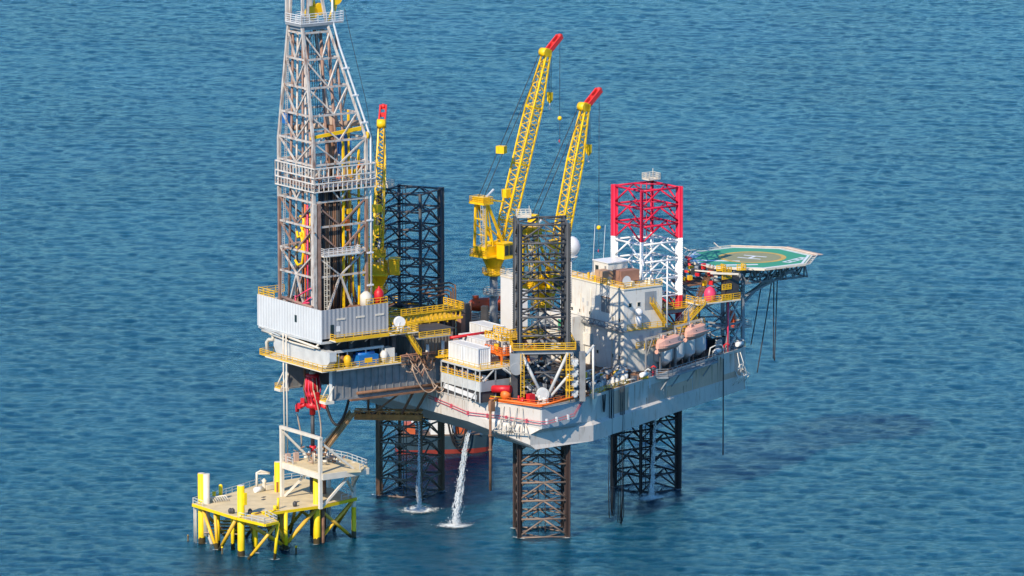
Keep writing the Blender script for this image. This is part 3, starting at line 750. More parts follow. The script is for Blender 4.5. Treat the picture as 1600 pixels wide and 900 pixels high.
# pipe rack posts on the forward deck + grey house + red pipe
g = MB(); g.box(-16.6, -9.8, -7.2, -1.5, 32.1, 36.9); g.build('machinery_house', 'house_dark', cant)
g = MB(); g.box(-19, -16.7, -6.8, -2, 32.1, 36.0); g.build('machinery_house', 'house_dark', cant)
MB().box(-16.9, -9.5, -7.5, -1.2, 36.9, 37.1).build('house_roof', 'dark_steel', cant)
for a in (-16.0, -12.6, -9.0, -5.2, -1.5): MB().cyl((a, -8.0, 31.5), (a, -8.0, 34.3 + .1 * a % 1), .33, n=12).build('rack_post', 'light_steel', cant)
MB().tube([(-10.6, -7.6, 35.3), (-1.4, -7.6, 35.5)], .28, 10).build('red_pipe', 'red_paint', cant)
for k in range(24):
    y = -6.6 + .5 * (k % 12); z = 32.4 + .45 * (k // 12)
    MB().cyl((-9, y + 4, z), (9, y + 4, z), .2, n=8).build('drill_pipe', r3.choice(['rusty_steel', 'grey_steel', 'brown_box']), cant)
# yellow coaming / crane rest
g = MB()
g.box(-14.5, -1, -9.4, -7.9, 32.2, 32.35); g.build('walkway', 'rail_yellow', cant)
MB().rail([(-14.4, -9.3, 32.35), (-1.1, -9.3, 32.35)], t=.12, h=1.2).build('railing', 'rail_yellow', cant)
# struts under the cantilever down to the hanging walkway
for p, q_ in (((-17.5, -4, 26.3), (-21.5, 2, 20.8)), ((-17, -5.5, 26.3), (-17, -1, 20.8)), ((-14.5, -6, 25.8), (-14.8, -1.8, 20.6)), ((-21.0, 4, 26.5), (-21.0, 4.2, 20.8))):
    MB().bar(p, q_, .35, .35).build('hanger', 'rusty_steel', cant)

# ================================================================ drill floor with windwall
df = thing('drill_floor', 'white corrugated windwall box enclosing the drill floor at the end of the cantilever', 'drill floor', -31, 2.5, 36)
A0, A1, B0, B1, F0, F1 = -38.9, -24.3, -7.6, 13.9, 37.9, 43.2
MB().box(A0, A0 + .2, B0, B1, F0 - .5, F1).build('windwall', 'windwall_white', df)
MB().box(A0 + .2, A1, B0, B0 + .2, F0, F1).build('windwall', 'windwall_shaded', df)
MB().box(A1 - .2, A1, B0 + .2, -2, F0, F1 - 2).build('windwall', 'windwall_white', df)
MB().box(A0 + .2, A1, B1 - .2, B1, F0, F1 - 1).build('windwall', 'windwall_white', df)
MB().box(A0 + .21, A1 - .21, B0 + .21, B1 - .21, 38.2, 38.5).build('floor_plate', 'deck_paint', df)
MB().box(A0 - .1, A1, B0 - .1, B1 - .5, 37.0, 37.4).build('sill_beam', 'light_steel', df)
MB().box(A0 - .06, A0 - .0, .5, 1.2, 39.9, 41.2).build('hatch', 'glass', df)
for a in (-34.6, -30.4, -26.2): MB().box(a - .9, a + .9, B0 - .12, B0 - .01, 41.1, 41.4).build('strip_light', 'wh_cream', df)
MB().box(-36.9, -36.2, B0 - .08, B0 - .01, 38.0, 40.4).build('door', 'glass', df)
MB().box(-35.6, -34.8, B0 - .06, B0 - .01, 39.0, 40.0).build('notice_board', 'clean_white', df)
g = MB(); g.box(-37.2, -21.5, -9.7, B0 - .02, 37.5, 37.7); g.box(-24.2, -19.0, -9.7, -6.0, 37.5, 37.7)
for a in (-36, -33, -30, -27): g.bar((a, -9.6, 37.5), (a + .5, -7.7, 36.6), .15)
g.build('walkway', 'wh_cream', df)
MB().rail([(-37.1, -7.9, 37.7), (-37.1, -9.6, 37.7), (-25.5, -9.6, 37.7)], t=.09).build('railing', 'rail_yellow', df)
MB().rail([(-25.5, -9.6, 37.7), (-19.1, -9.6, 37.7), (-19.1, -6.2, 37.7)], t=.11, h=1.3).build('railing', 'rail_yellow', df)
MB().box(-37.1, -25.5, -9.78, -9.72, 37.5, 38.1).build('toe_board', 'rail_yellow', df)
MB().stairs((-21.3, -8.9, 37.5), (-18.4, -9.2, 33.2), 1.0).build('stair', 'rail_yellow', df)
# substructure: two skid beams and columns between cantilever and floor, mostly in shadow
for b in (-6.5, 7.0):
    MB().box(-37.5, -22, b - .5, b + .5, 32.3, 33.6).build('skid_beam', 'grey_steel', df)
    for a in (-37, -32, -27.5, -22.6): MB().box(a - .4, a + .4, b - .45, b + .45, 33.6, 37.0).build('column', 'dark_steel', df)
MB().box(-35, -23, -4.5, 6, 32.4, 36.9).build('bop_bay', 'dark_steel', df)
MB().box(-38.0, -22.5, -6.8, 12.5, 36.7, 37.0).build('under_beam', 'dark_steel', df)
MB().bar((-38.6, 13, 37.1), (-38.6, 6, 36.6), .8, .25).build('under_beam', 'light_steel', df)
# floor rails & things standing on the floor along the edge
MB().rail([(A0 + .3, B1, F1 - .1), (A0 + .3, 8.6, F1 - .1)], t=.11, h=1.4).build('railing', 'rail_yellow', df)
MB().rail([(A0 + .3, B1, F1 - .1), (-33, B1, F1 - .1)], t=.09, h=1.3).build('railing', 'rail_yellow', df)
g = MB(); g.box(-30.6, A1 + .1, B0 + .3, -4, 42.6, 42.8); g.build('gallery', 'rusty_steel', df)
MB().rail([(-29.0, B0 + .2, 42.8), (A1, B0 + .2, 42.8), (A1, -4, 42.8)], t=.09, h=1.5).build('railing', 'rail_yellow', df)
MB().stairs((-22.6, -5, 38.4), (-24.3, -5, 42.6), 1).build('stair', 'rail_yellow', df)
for k in range(30):
    a = r3.uniform(A0 + 1, A1 - 1); b = r3.uniform(8.0, 13) if k < 12 else r3.uniform(-6.5, 12); h_ = r3.uniform(1.5, 4.6)
    g = MB(); g.cbox((a, b, 38.5 + h_ / 2), (r3.uniform(.6, 1.8), r3.uniform(.6, 1.6), h_), r3.uniform(0, 1.5)); g.cyl((a, b, 38.5 + h_), (a + .5, b, 38.5 + h_ + .4), .22, n=8)
    g.build('machine_box', r3.choice(['rusty_steel', 'brown_box', 'white_paint', 'derrick_rust', 'orange_paint', 'blue_paint', 'wh_cream']), df)
for (p, q_) in (((-38.2, 2.0, 44.2), (-38.2, -3.0, 46.6)), ((-38.2, 1.6, 43.0), (-38.2, -2.5, 43.9)), ((-38.2, 2.0, 42.8), (-38.2, 2.0, 44.6)), ((-38.2, .4, 43), (-38.2, -3.2, 45.0))): MB().cyl(p, q_, .13, n=6).build('red_pipe', 'pink_red', df)
MB().cyl((-38.1, 6.5, 43.6), (-38.1, -3.5, 43.1), .3).build('pipe', 'derrick_rust', df)
# winch reel on the starboard landing
g = MB(); g.cyl((-22.6, -8.9, 39.6), (-22.4, -8.1, 39.6), 1.05, n=28); g.bar((-23.3, -8.8, 37.7), (-22.6, -8.8, 39.6), .25); g.bar((-21.9, -8.8, 37.7), (-22.6, -8.8, 39.6), .25); g.box(-22.4, -20.4, -9.2, -8, 37.75, 38.5)
g.build('reel', 'clean_white', df)
single(MB().lathe((-25.4, -6.2, 42.8), [(.6, 0), (.9, .1), (.9, 2.3), (.55, 2.8), (.2, 3.1), (.15, 3.4)], 16), 'pressure_tank', 'red_paint', 'bright red upright tank on the gallery at the right end of the windwall', 'tank', -25.4, -6.2, 42.8)
single(MB().lathe((-28.1, -6.0, 42.8), [(.8, 0), (1.1, .2), (1.1, 2.0), (.7, 2.4), (.3, 2.7)], 16), 'mud_cleaner', 'wh_cream', 'cream round vessel beside the red tank at the foot of the derrick', 'vessel', -28.1, -6.0, 42.8)
# pipe handling catwalk, yellow, forward of the floor
cw = thing('catwalk', 'long yellow railed pipe catwalk between the derrick and the aft lattice leg', 'catwalk', -11, 4, 37)
g = MB(); g.box(-16.5, -2.5, .5, 6.5, 36.9, 37.2)
for a in range(-16, -2, 2): g.box(a, a + .25, .3, 6.7, 36.6, 36.9)
g.build('deck_frame', 'rail_yellow', cw)
g = MB(); g.bar((-16.5, .4, 38.6), (-2.5, .4, 38.6), .25, .3); g.bar((-16.5, .4, 37.2), (-2.5, .4, 37.2), .3, .4)
for a in range(-16, -2, 1): g.bar((a, .4, 37.2), (a, .4, 38.6), .25)
g.build('side_girder', 'rail_yellow', cw)
MB().rail([(-16.4, 0, 38.8), (-2.5, 0, 38.8), (-2.5, 6.6, 38.8)], t=.12, h=1.2, gap=1.2).build('railing', 'rail_yellow', cw)
MB().rail([(-2.5, 6.6, 37.2), (-16.4, 6.6, 37.2)], t=.12, h=1.4).build('railing', 'rail_yellow', cw)
for a in (-15, -9, -3): MB().bar((a, 3, 32.1), (a, 3, 36.9), .5).build('post', 'dark_steel', cw)
g = MB()
for k in range(4): g.tube([(-5 - k, 8 + .5 * k, 40.2 + .6 * k), (-1.0 + k * .5, 8 + .4 * k, 40.3 + .6 * k), (-.3 + k * .5, 8.2, 39.9 + .6 * k), (-.2 + k * .5, 8.2, 36)], .17, 8)
g.build('pipe_bundle', 'rusty_steel', cw)
for k in range(26):
    a = r3.uniform(-18, 6); b = r3.uniform(5, 13); h_ = r3.uniform(2.5, 7)
    MB().cbox((a, b, 32 + h_ / 2), (r3.uniform(.4, 1.7), r3.uniform(.4, 1.5), h_), r3.uniform(0, 1)).build('machine_box', r3.choice(['rusty_steel', 'dark_steel', 'grey_steel', 'brown_box', 'beam_grey', 'dark_steel']), cw)

# ================================================================ derrick
dk = thing('drilling_derrick', 'tall white and rust stained lattice drilling derrick above the white windwall', 'derrick', -31.5, 2.75, 38.4)
aS, aF = -37.4, -26.0
def aft(z): return aS
def fwd(z): return aF if z <= 73.2 else aF + (z - 73.2) / (93.7 - 73.2) * (-31.9 - aF)
def half(z): return 5.75 if z <= 73.2 else 5.75 + (z - 73.2) / (93.7 - 73.2) * (2.35 - 5.75)
BC = 2.75
def corner(i, z):
    hb = half(z); return [(aft(z), BC - hb, z), (fwd(z), BC - hb, z), (fwd(z), BC + hb, z), (aft(z), BC + hb, z)][i]
for i in range(4):
    w = .75 if i == 0 else .5
    MB().bar(corner(i, 38.5), corner(i, 62), w if i else .95, w).build('derrick_leg', 'derrick_rust' if i != 0 else 'derrick_white', dk)
    g = MB(); g.bar(corner(i, 62), corner(i, 73.2), .55); g.build('derrick_leg', 'derrick_white', dk)
    MB().bar(corner(i, 73.2), corner(i, 93.9), .48).build('derrick_leg', 'derrick_white', dk)
# a rusty strip doubles the near leg, as on the photograph
MB().bar((aS + .95, BC - 5.85, 38.5), (aS + .95, BC - 5.85, 62), .55, .7).build('leg_channel', 'derrick_rust', dk)
lv = [38.5, 48.4, 52.8, 57.6, 62.2, 69.0, 73.2, 77.9, 82.9, 88.0, 92.8]
def mixp(p, q_, t=.5): return tuple(p[k] + (q_[k] - p[k]) * t for k in range(3))
for n_, z in enumerate(lv[1:], 1):
    for f in range(4):
        if f == 1 and z < 50: continue
        p, q_ = corner(f, z), corner((f + 1) % 4, z)
        MB().bar(p, q_, .3, .34).build('girt', 'derrick_white' if z > 50 or f in (3, 0) else 'derrick_rust', dk)
for z0, z1 in zip(lv[:-1], lv[1:]):
    for f in range(4):
        m_ = 'derrick_white' if z0 > 60 else ('derrick_rust' if (f in (1, 2) or z0 in (52.8, 57.6)) else 'derrick_white')
        t0, t1 = corner(f, z1), corner((f + 1) % 4, z1); b0, b1_ = corner(f, z0), corner((f + 1) % 4, z0)
        if z0 == 38.5:
            mid = mixp(t0, t1); a_, c_ = mixp(b0, b1_, .13), mixp(b0, b1_, .87)
            MB().bar(mid, a_, .34).build('diagonal_brace', m_, dk); MB().bar(mid, c_, .34).build('diagonal_brace', m_, dk)
        else:
            mid = mixp(b0, b1_); MB().bar(t0, mid, .27).build('diagonal_brace', m_, dk); MB().bar(t1, mid, .27).build('diagonal_brace', m_, dk)
# white balustrade gallery around the derrick (two tiers of open frames)
g0, g1, gb0, gb1 = -37.95, -24.7, BC - 6.9, BC + 6.2
for (pa, pb, nn) in (((g0, gb0), (g0, gb1), 13), ((g0, gb0), (g1, gb0), 13), ((g1, gb0), (g1, gb1), 12), ((g0, gb1), (g1, gb1), 12)):
    g = MB()
    for z in (64.3, 65.8, 66.9, 68.6): g.bar((*pa, z), (*pb, z), .2, .2)
    for i in range(nn + 1):
        x, y = pa[0] + (pb[0] - pa[0]) * i / nn, pa[1] + (pb[1] - pa[1]) * i / nn
        g.bar((x, y, 64.3), (x, y, 65.8), .15); g.bar((x, y, 66.9), (x, y, 68.6), .15)
        if i % 3 == 0: g.bar((x, y, 65.8), (x, y, 66.9), .15)
    g.build('gallery_frame', 'gallery_white', dk)
g = MB(); g.box(g0 + .1, -35.4, gb0 + .1, gb1 - .1, 64.9, 65.0); g.box(-27.6, g1 - .1, gb0 + .1, gb1 - .1, 64.9, 65.0); g.box(-35.4, -27.6, gb0 + .1, gb0 + 2, 64.9, 65.0); g.box(-35.4, -27.6, gb1 - 2, gb1 - .1, 64.9, 65.0)
g.build('gallery_floor', 'derrick_rust', dk)
MB().rail([(-36, gb0 + .4, 65), (g1 + .3, gb0 + .4, 65), (g1 + .3, gb1 - .4, 65)], t=.09, h=1.5, mids=3).build('railing', 'clean_white', dk)
for k in range(12):
    g = MB(); g.bar((-33.6 + .45 * k, gb0 + 1.6, 65.4), (-33.6 + .45 * k, BC + 2, 65.4), .12); g.build('racking_finger', 'derrick_rust', dk)
# drill pipe standing in the setback (dark vertical bundle)
for k in range(48):
    a = -34.3 + .42 * (k % 8); b = -.6 + .42 * (k // 8)
    MB().cyl((a, b - 1.6, 38.6), (a + .1, b - 1.4, 66.0 - .4 * (k % 3)), .17, n=6).build('drill_pipe', r3.choice(['dark_steel', 'dark_steel', 'rusty_steel', 'black_rubber']), dk)
# guide rails and ladder inside, stand pipes, hoses
for a, b, m, r_ in ((-36.2, 5.2, 'derrick_white', .2), (-36.2, .4, 'derrick_white', .2), (-36.8, 6.6, 'derrick_rust', .25), (-35.6, 3.6, 'derrick_rust', .22), (-35.9, -.9, 'derrick_rust', .25), (-30, 1, 'derrick_rust', .3), (-29, -1.2, 'derrick_rust', .3), (-27.4, -1.4, 'derrick_rust', .22)):
    MB().cyl((a, b, 38.5), (a if a < -34 else a - 2.5, b + (BC - b) * .55, 92.5), r_, n=8).build('guide_rail', m, dk)
for b, m in ((-.3, 'pink_red'), (.5, 'orange_paint')): MB().cyl((-37.0, b, 41), (-37.0, b, 61.5), .17, n=6).build('stand_pipe', m, dk)
for a, b, z0, z1 in ((-30.6, -2.4, 40, 73), (-26.9, -1.9, 40, 71), (-27.5, .5, 40, 78), (-25.6, -2.7, 44, 63)):
    g = MB(); g.bar((a, b, z0), (a, b, z1), .45, .3); g.build('hoist_mast', 'crane_yellow', dk)
for k in range(14):
    a = r3.uniform(-30.5, -26); b = r3.uniform(-2.6, 4); z = r3.uniform(40, 66) if k > 5 else r3.uniform(64.5, 69)
    g = MB(); g.cbox((a, b, z), (r3.uniform(.6, 1.6), r3.uniform(.5, 1.2), r3.uniform(.8, 3)), r3.uniform(0, 1)); g.build('tong_unit', r3.choice(['crane_yellow', 'orange_paint', 'rail_yellow', 'crane_yellow', 'blue_paint']), dk)
g = MB()   # curled yellow manifold on the stern face
for k in range(3): g.tube([(-37.2, 3.6 - k * .3, 50.8 + 3.4 * k * .8), (-37.2, 2.6, 50.0 + 3.2 * k * .8), (-37.2, 1.2, 50.6 + 3.2 * k * .8), (-37.2, .6, 53.5 + 2.6 * k), (-37.2, 1.8, 56.2 + 1.5 * k)], .25, 8)
g.build('manifold', 'crane_yellow', dk)
g = MB(); g.cyl((-36.5, 6, 74.8), (-25.5, -1.4, 75.8), .55, n=12); g.cbox((-30.5, 1.8, 76.5), (2.4, 1.6, 1.8), .6); g.build('travelling_beam', 'hose_tan', dk)
g = MB(); g.bar((-37, -2.5, 74.1), (-26.2, -2.6, 75.1), .4, .55); g.bar((-37, -1.4, 73.8), (-26.2, -1.6, 74.6), .3, .4); g.build('rail_beam', 'crane_yellow', dk)
g = MB(); g.cyl((-31.2, .6, 66), (-31.2, .6, 75.5), .55, n=12); g.cyl((-31.2, .6, 62), (-31.2, .6, 66), .8, n=12); g.build('top_drive', 'rusty_steel', dk)
g = MB(); g.box(-27.6, -25.9, 2, 4.6, 69.5, 73); g.build('derrickman_cabin', 'blue_paint', dk)
MB().box(-37.3, -36.2, 6, 7.6, 75.6, 77.6).build('cable_box', 'blue_paint', dk)
for k in range(34):
    a, b = r3.uniform(-36.3, -26.8), r3.uniform(-2.2, 7.4); z0 = 38.6 + r3.uniform(0, 8); z1 = z0 + r3.uniform(6, 20)
    g = MB(); g.cyl((a, b, z0), (a + r3.uniform(-.6, .6), b + r3.uniform(-.5, .5), min(z1, 66)), r3.uniform(.07, .2), n=6)
    g.build('inner_pipe', r3.choice(['derrick_rust', 'derrick_rust', 'rusty_steel', 'brown_box', 'crane_yellow', 'dark_steel']), dk)
for k in range(18):
    a, b = r3.uniform(-36.6, -27), r3.uniform(-2.0, 7.2); z = r3.uniform(39.5, 64)
    MB().bar((a, b, z), (a + r3.uniform(-3, 3), b + r3.uniform(-3, 3), z + r3.uniform(-1, 2.5)), .22).build('inner_beam', r3.choice(['derrick_rust', 'derrick_white', 'rusty_steel']), dk)
# near face platform with caged ladder
g = MB(); g.box(-36.0, -28.2, -4.3, -3.1, 52.2, 52.35); g.build('platform', 'wh_cream', dk)
MB().rail([(-36.0, -3.2, 52.35), (-36.0, -4.3, 52.35), (-28.2, -4.3, 52.35), (-28.2, -3.2, 52.35)], t=.09, h=1.4, mids=3, gap=1).build('railing', 'clean_white', dk)
MB().ladder((-35.4, -3.9, 40), (-35.4, -3.9, 52.3), .7, (1, 0, 0), (0, -1, 0)).build('caged_ladder', 'wh_cream', dk)
MB().ladder((-37.7, BC + 4.4, 44), (-37.7, BC + 2.0, 92), .6, (0, 1, 0)).build('ladder', 'derrick_white', dk)
# flare / vent line following the sloping forward face, with clamps
pts = [(fwd(z) + .9, BC - half(z) - .2, z) for z in (64, 70, 73.2, 80, 86, 90)] + [(-31.0, .3, 95), (-31.0, .3, 106)]
MB().tube([(-25.1, -3.2, 44)] + pts, .2, 8).build('vent_line', 'clean_white', dk)
for z in (46, 52, 58, 64, 76, 81, 86): MB().cbox((fwd(z) + .6, BC - half(z) - .1, z), (1.4, .7, .28)).build('line_clamp', 'clean_white', dk)
MB().cyl((fwd(70) - .0, BC - half(70) + .2, 73.6), (fwd(70) + .5, BC - half(70) + .2, 73.6), .7, n=14).build('sheave', 'rail_yellow', dk)
# crown platform and A-frame
g = MB(); g.box(-37.9, -31.2, BC - 2.7, BC + 2.6, 94.0, 94.4); g.box(-37.3, -31.8, BC - 2.3, BC + 2.3, 93.3, 94.0); g.box(-31.2, -28.8, BC - 2.7, BC - 1.2, 94.2, 94.4); g.build('crown_deck', 'grey_steel', dk)
MB().rail([(-37.9, BC - 2.7, 94.5), (-28.8, BC - 2.7, 94.5), (-28.8, BC - 1.2, 94.5)], t=.11, h=1.8, mids=3).build('railing', 'clean_white', dk)
MB().rail([(-37.9, BC - 2.7, 94.5), (-37.9, BC + 2.6, 94.5), (-31.2, BC + 2.6, 94.5)], t=.11, h=1.6, mids=3).build('railing', 'clean_white', dk)
for (p, q_) in (((-37.2, BC - 2.2, 94.5), (-37.0, BC - 1.6, 106)), ((-37.2, BC + 2.2, 94.5), (-37.0, BC + 1.6, 106)), ((-32.2, BC - 2.2, 94.5), (-34.2, BC - 1.6, 106)), ((-32.2, BC + 2.2, 94.5), (-34.2, BC + 1.6, 106)), ((-37.7, BC + 2.4, 94.5), (-37.7, BC + 2.4, 106)), ((-36.2, BC - 2.0, 94.5), (-35.2, BC - 1.4, 106))):
    MB().bar(p, q_, .45).build('crown_post', 'derrick_white', dk)
g = MB(); g.cyl((-34.6, BC - 1.2, 96.2), (-34.6, BC - .6, 96.2), 1.25, n=18); g.cyl((-32.9, BC - 1.2, 96.8), (-32.9, BC - .6, 96.8), 1.1, n=18); g.cyl((-34, BC - 1, 97.4), (-34, BC - 1, 99), .3, .05, n=8); g.build('crown_sheave', 'crane_yellow', dk)
g = MB(); g.cyl((-30.1, BC - 2.4, 98.6), (-30.0, BC - 1.9, 98.6), 1.1, n=24); g.bar((-31.6, BC - 2.1, 94.5), (-30.1, BC - 2.1, 98.2), .35); g.bar((-30.7, BC - 2.1, 94.5), (-29.7, BC - 2.1, 98.2), .2); g.build('line_sheave', 'crane_yellow', dk)
for dx in (0, .5, 1.0, 1.5): MB().cyl((-34.4 + dx, BC - .4, 94), (-34.0 + dx, BC - .6, 76), .05, n=5).build('hoist_line', 'rope', dk)
MB().tube([(-28.8, BC - 3, 97), (-28, -1, 92), (-26.0, -3, 80), (-23.2, -4.5, 60), (-22, -5, 45)], .045, 5).build('guy_line', 'rope', dk)
# ================================================================ cranes (local: x = boom heading, z up from the deck)
def make_crane(label, a, b, heading, tipx, tipz, footz=45.3, boomw=2.3, masth=54.6, brf=.33):
    t = thing('pedestal_crane', label, 'crane', a, b, DZ, 'yellow pedestal cranes on the rig', rot=heading)
    z = lambda zz: zz - DZ
    MB().cyl((0, 0, 0), (0, 0, z(40.6)), .78, n=18).build('pedestal', 'grey_steel', t)
    g = MB(); g.lathe((0, 0, z(36.6)), [(2.0, 0), (2.0, .15)], 16); g.build('access_ring', 'wh_cream', t)
    ring = [(2.0 * math.cos(k * math.pi / 4), 2.0 * math.sin(k * math.pi / 4)) for k in range(8)]
    MB().rail([(x, y, z(36.75)) for x, y in ring], closed=True, t=.08, gap=1.5).build('railing', 'wh_cream', t)
    MB().lathe((0, 0, z(40.4)), [(1.9, 0), (1.9, .3), (1.25, .4), (1.35, 1.4), (2.3, 3.4), (2.6, 3.6), (2.6, 3.9)], 20).build('slew_cone', 'crane_yellow', t)
    MB().rail([(x * 1.05, y * 1.05, z(40.7)) for x, y in ring], closed=True, t=.08, gap=1.5).build('railing', 'rail_yellow', t)
    g = MB(); g.box(-4.2, 2.6, -2.3, 2.3, z(44.2), z(44.5)); g.box(-3.9, -.8, -1.6, 1.6, z(44.5), z(46.3)); g.box(.2, 2.4, 1.0, 2.0, z(44.5), z(46.6)); g.box(.2, 2.4, -2.0, -1.0, z(44.5), z(46.2)); g.build('machinery_deck', 'crane_yellow', t)
    MB().rail([(-4.1, -2.2, z(44.5)), (-4.1, 2.2, z(44.5)), (2.5, 2.2, z(44.5))], t=.09).build('railing', 'rail_yellow', t)
    g = MB(); g.box(-1.6, .9, -4.4, -2.4, z(44.0), z(46.9)); g.box(-1.8, 1.0, -4.5, -2.3, z(46.9), z(47.05)); cab = g.build('operator_cab', 'crane_yellow', t)
    for (x0, x1, y0, y1) in ((-1.4, -.4, -4.46, -4.38), (-.2, .7, -4.46, -4.38), (.88, .96, -4.2, -3.4), (.88, .96, -3.3, -2.6)):
        MB().box(x0, x1, y0, y1, z(44.7), z(46.6)).build('cab_window', 'glass', t)
    # gantry mast
    top = z(masth)
    g = MB()
    for y in (-1.5, 1.5):
        g.bar((-3.6, y, z(46)), (-3.4, y * .9, top), .38); g.bar((1.3, y, z(46)), (-3.0, y * .9, top), .4); g.bar((-1.5, y, z(46)), (-3.2, y * .9, top), .22)
        g.bar((1.0, y * .9, z(47)), (-3.5, y, z(50.5)), .2)
    for zz in (48.5, 51.5): g.bar((-3.5, -1.45, z(zz)), (-3.5, 1.45, z(zz)), .2)
    g.build('gantry_mast', 'crane_yellow', t)
    g = MB(); g.box(-4.6, -2.0, -2.0, 2.0, top - .2, top + .1); g.bar((-3.4, -1.2, top + .7), (1.6, -1.4, top - .2), .3); g.bar((-3.4, 1.2, top + .7), (1.6, 1.4, top - .2), .3); g.box(-4.2, -2.4, -1.5, 1.5, top + .1, top + 1.1)
    g.build('mast_head', 'crane_yellow', t)
    MB().rail([(-4.5, -1.9, top + .1), (-2.1, -1.9, top + .1), (-2.1, 1.9, top + .1), (-4.5, 1.9, top + .1)], closed=True, t=.08, gap=1.2).build('railing', 'rail_yellow', t)
    MB().bar((-2.6, -.6, top + 1.1), (-.6, -.6, top + 2.3), .3, .25).build('windsock_arm', 'clean_white', t)
    MB().ladder((-3.9, -1.3, z(46.3)), (-3.7, -1.3, top), .5, (0, 1, 0), (-1, 0, 0)).build('caged_ladder', 'wh_cream', t)
    # boom
    foot = Vector((1.9, 0, z(footz))); tip = Vector((tipx, 0, z(tipz)))
    dr = (tip - foot); BL = dr.length; dr /= BL; up = Vector((-dr.z, 0, dr.x)); sd_ = Vector((0, 1, 0))
    def sec(s):
        k = s / BL
        w = boomw * (.55 + .45 * min(1, k / .14)) if k < .14 else (boomw if k < .72 else boomw * (1 - (k - .72) / .28 * .45))
        h = boomw * (.25 + .75 * min(1, k / .14)) if k < .14 else (boomw if k < .72 else boomw * (1 - (k - .72) / .28 * .6))
        c = foot + dr * s
        return [c + sd_ * (i * w / 2) + up * (j * h / 2) for i, j in ((-1, -1), (1, -1), (1, 1), (-1, 1))]
    st = [0, BL * .14, BL * .43, BL * .72, BL]
    S_ = [sec(s) for s in st]
    for i in range(4):
        g = MB()
        for k in range(4): g.bar(S_[k][i], S_[k + 1][i], .27)
        g.build('boom_chord', 'crane_yellow', t)
    for k in range(4):
        nn = max(2, round((st[k + 1] - st[k]) / 2.0))
        for i in range(4):
            j = (i + 1) % 4
            MB().lace(S_[k][i], S_[k + 1][i], S_[k][j], S_[k + 1][j], nn, .14).build('boom_lacing', 'crane_yellow', t)
    g = MB()
    for k in (1, 2, 3, 4):
        for i in range(4): g.bar(S_[k][i], S_[k][(i + 1) % 4], .22)
    g.build('boom_frame', 'crane_yellow', t)
    e = foot + dr * BL
    g = MB(); g.cyl(e - sd_ * .8 + up * .6, e + sd_ * .8 + up * .6, .85, n=16); g.cbox(e, (1.2, 1.6, 1.2)); g.build('head_sheave', 'crane_yellow', t)
    j0 = e + Vector((.2, 0, .2)); j1 = e + Vector((3.6, 0, 2.9))
    g = MB()
    for y in (-.55, .55): g.bar(j0 + sd_ * y, j1 + sd_ * y, .28, .9)
    for q_ in (.1, .5, .95): c = j0.lerp(j1, q_); g.bar(c - sd_ * .6, c + sd_ * .6, .25, .8)
    g.cyl(j1 - sd_ * .3, j1 + sd_ * .3, .45, n=12); g.build('boom_tip', 'tip_red', t)
    # pendants and bridle
    mh = Vector((-3.4, 0, top + .9)); br = mh.lerp(e + up * 1.0, brf)
    for y in (-.7, .7):
        MB().cyl(mh + sd_ * y, br + sd_ * y, .07, n=5).build('pendant_rope', 'rope', t); MB().cyl(br + sd_ * y, e + up * 1.0 + sd_ * y, .07, n=5).build('pendant_rope', 'rope', t)
    MB().cbox(br, (1.3, 1.7, 1.4), .3).build('bridle_block', 'crane_yellow', t)
    fl = foot + dr * BL * .27 + up * 1.9
    MB().cbox(fl, (1.3, 1.2, 1.6)).build('floodlight_box', 'crane_yellow', t)
    g = MB(); g.tube([foot + dr * 2 + up * 1.3 - sd_ * 1.0, foot + dr * BL * .95 + up * 1.2 - sd_ * .5], .06, 5); g.build('walk_line', 'rail_yellow', t)
    return t, e, j1
def hook(label, crane, a, b, heading, pt, drop, block=True, lines=(-.35, 0, .35)):
    loc = W(a, b, DZ) + Vector((pt.x * math.cos(HEAD + heading) - pt.y * math.sin(HEAD + heading), pt.x * math.sin(HEAD + heading) + pt.y * math.cos(HEAD + heading), pt.z))
    o = bpy.data.objects.new('hook_block' if block else 'whip_line_ball', None); col.objects.link(o)
    o.location = loc - Vector((0, 0, drop)); o.rotation_euler = (0, 0, HEAD + heading)
    tag(o, label, 'crane hook', 'hooks hanging from the cranes'); t = Node(o, (0, 0, 0))
    for y in lines: MB().cyl((0, y, 0), (0, y, drop), .045, n=5).build('hoist_rope', 'rope', t)
    if block:
        g = MB(); g.add([(-.25, -.6, .4), (.25, -.6, .4), (.25, .6, .4), (-.25, .6, .4), (-.25, -.55, -1.1), (.25, -.55, -1.1), (.25, .55, -1.1), (-.25, .55, -1.1), (-.18, 0, -1.8), (.18, 0, -1.8)],
                          [(0, 1, 2, 3), (0, 4, 5, 1), (2, 6, 7, 3), (4, 8, 9, 5), (6, 9, 8, 7), (1, 5, 9, 6, 2), (0, 3, 7, 8, 4)]); g.build('block_cheeks', 'crane_yellow', t)
        MB().tube([(0, 0, -1.7), (0, 0, -2.2), (0, .35, -2.5), (0, .15, -2.9), (0, -.3, -2.75)], .13, 6).build('hook', 'clean_white', t)
    else:
        MB().ball((0, 0, -.3), .42).build('ball_weight', 'crane_yellow', t)
        MB().cyl((0, 0, -4.5), (0, 0, -.6), .04, n=5).build('hoist_rope', 'rope', t)
        MB().tube([(0, 0, -4.4), (0, .2, -4.7), (0, 0, -4.95)], .08, 5).build('hook', 'tip_red', t)
c1 = (17.8, 19.7, R(45 - 34.7))
cr1, e1_, j1_ = make_crane('tallest yellow crane, its operator cab and grey pedestal standing left of the nearest leg', c1[0], c1[1], c1[2], 14.2, 81.4)
hook('yellow hook block hanging under the red tip of the tallest crane', cr1, c1[0], c1[1], c1[2], e1_ + Vector((.9, 0, 0)), 8.0)
hook('small ball weight on a single line under the tallest crane tip', cr1, c1[0], c1[1], c1[2], j1_, 15.5, False, (0,))
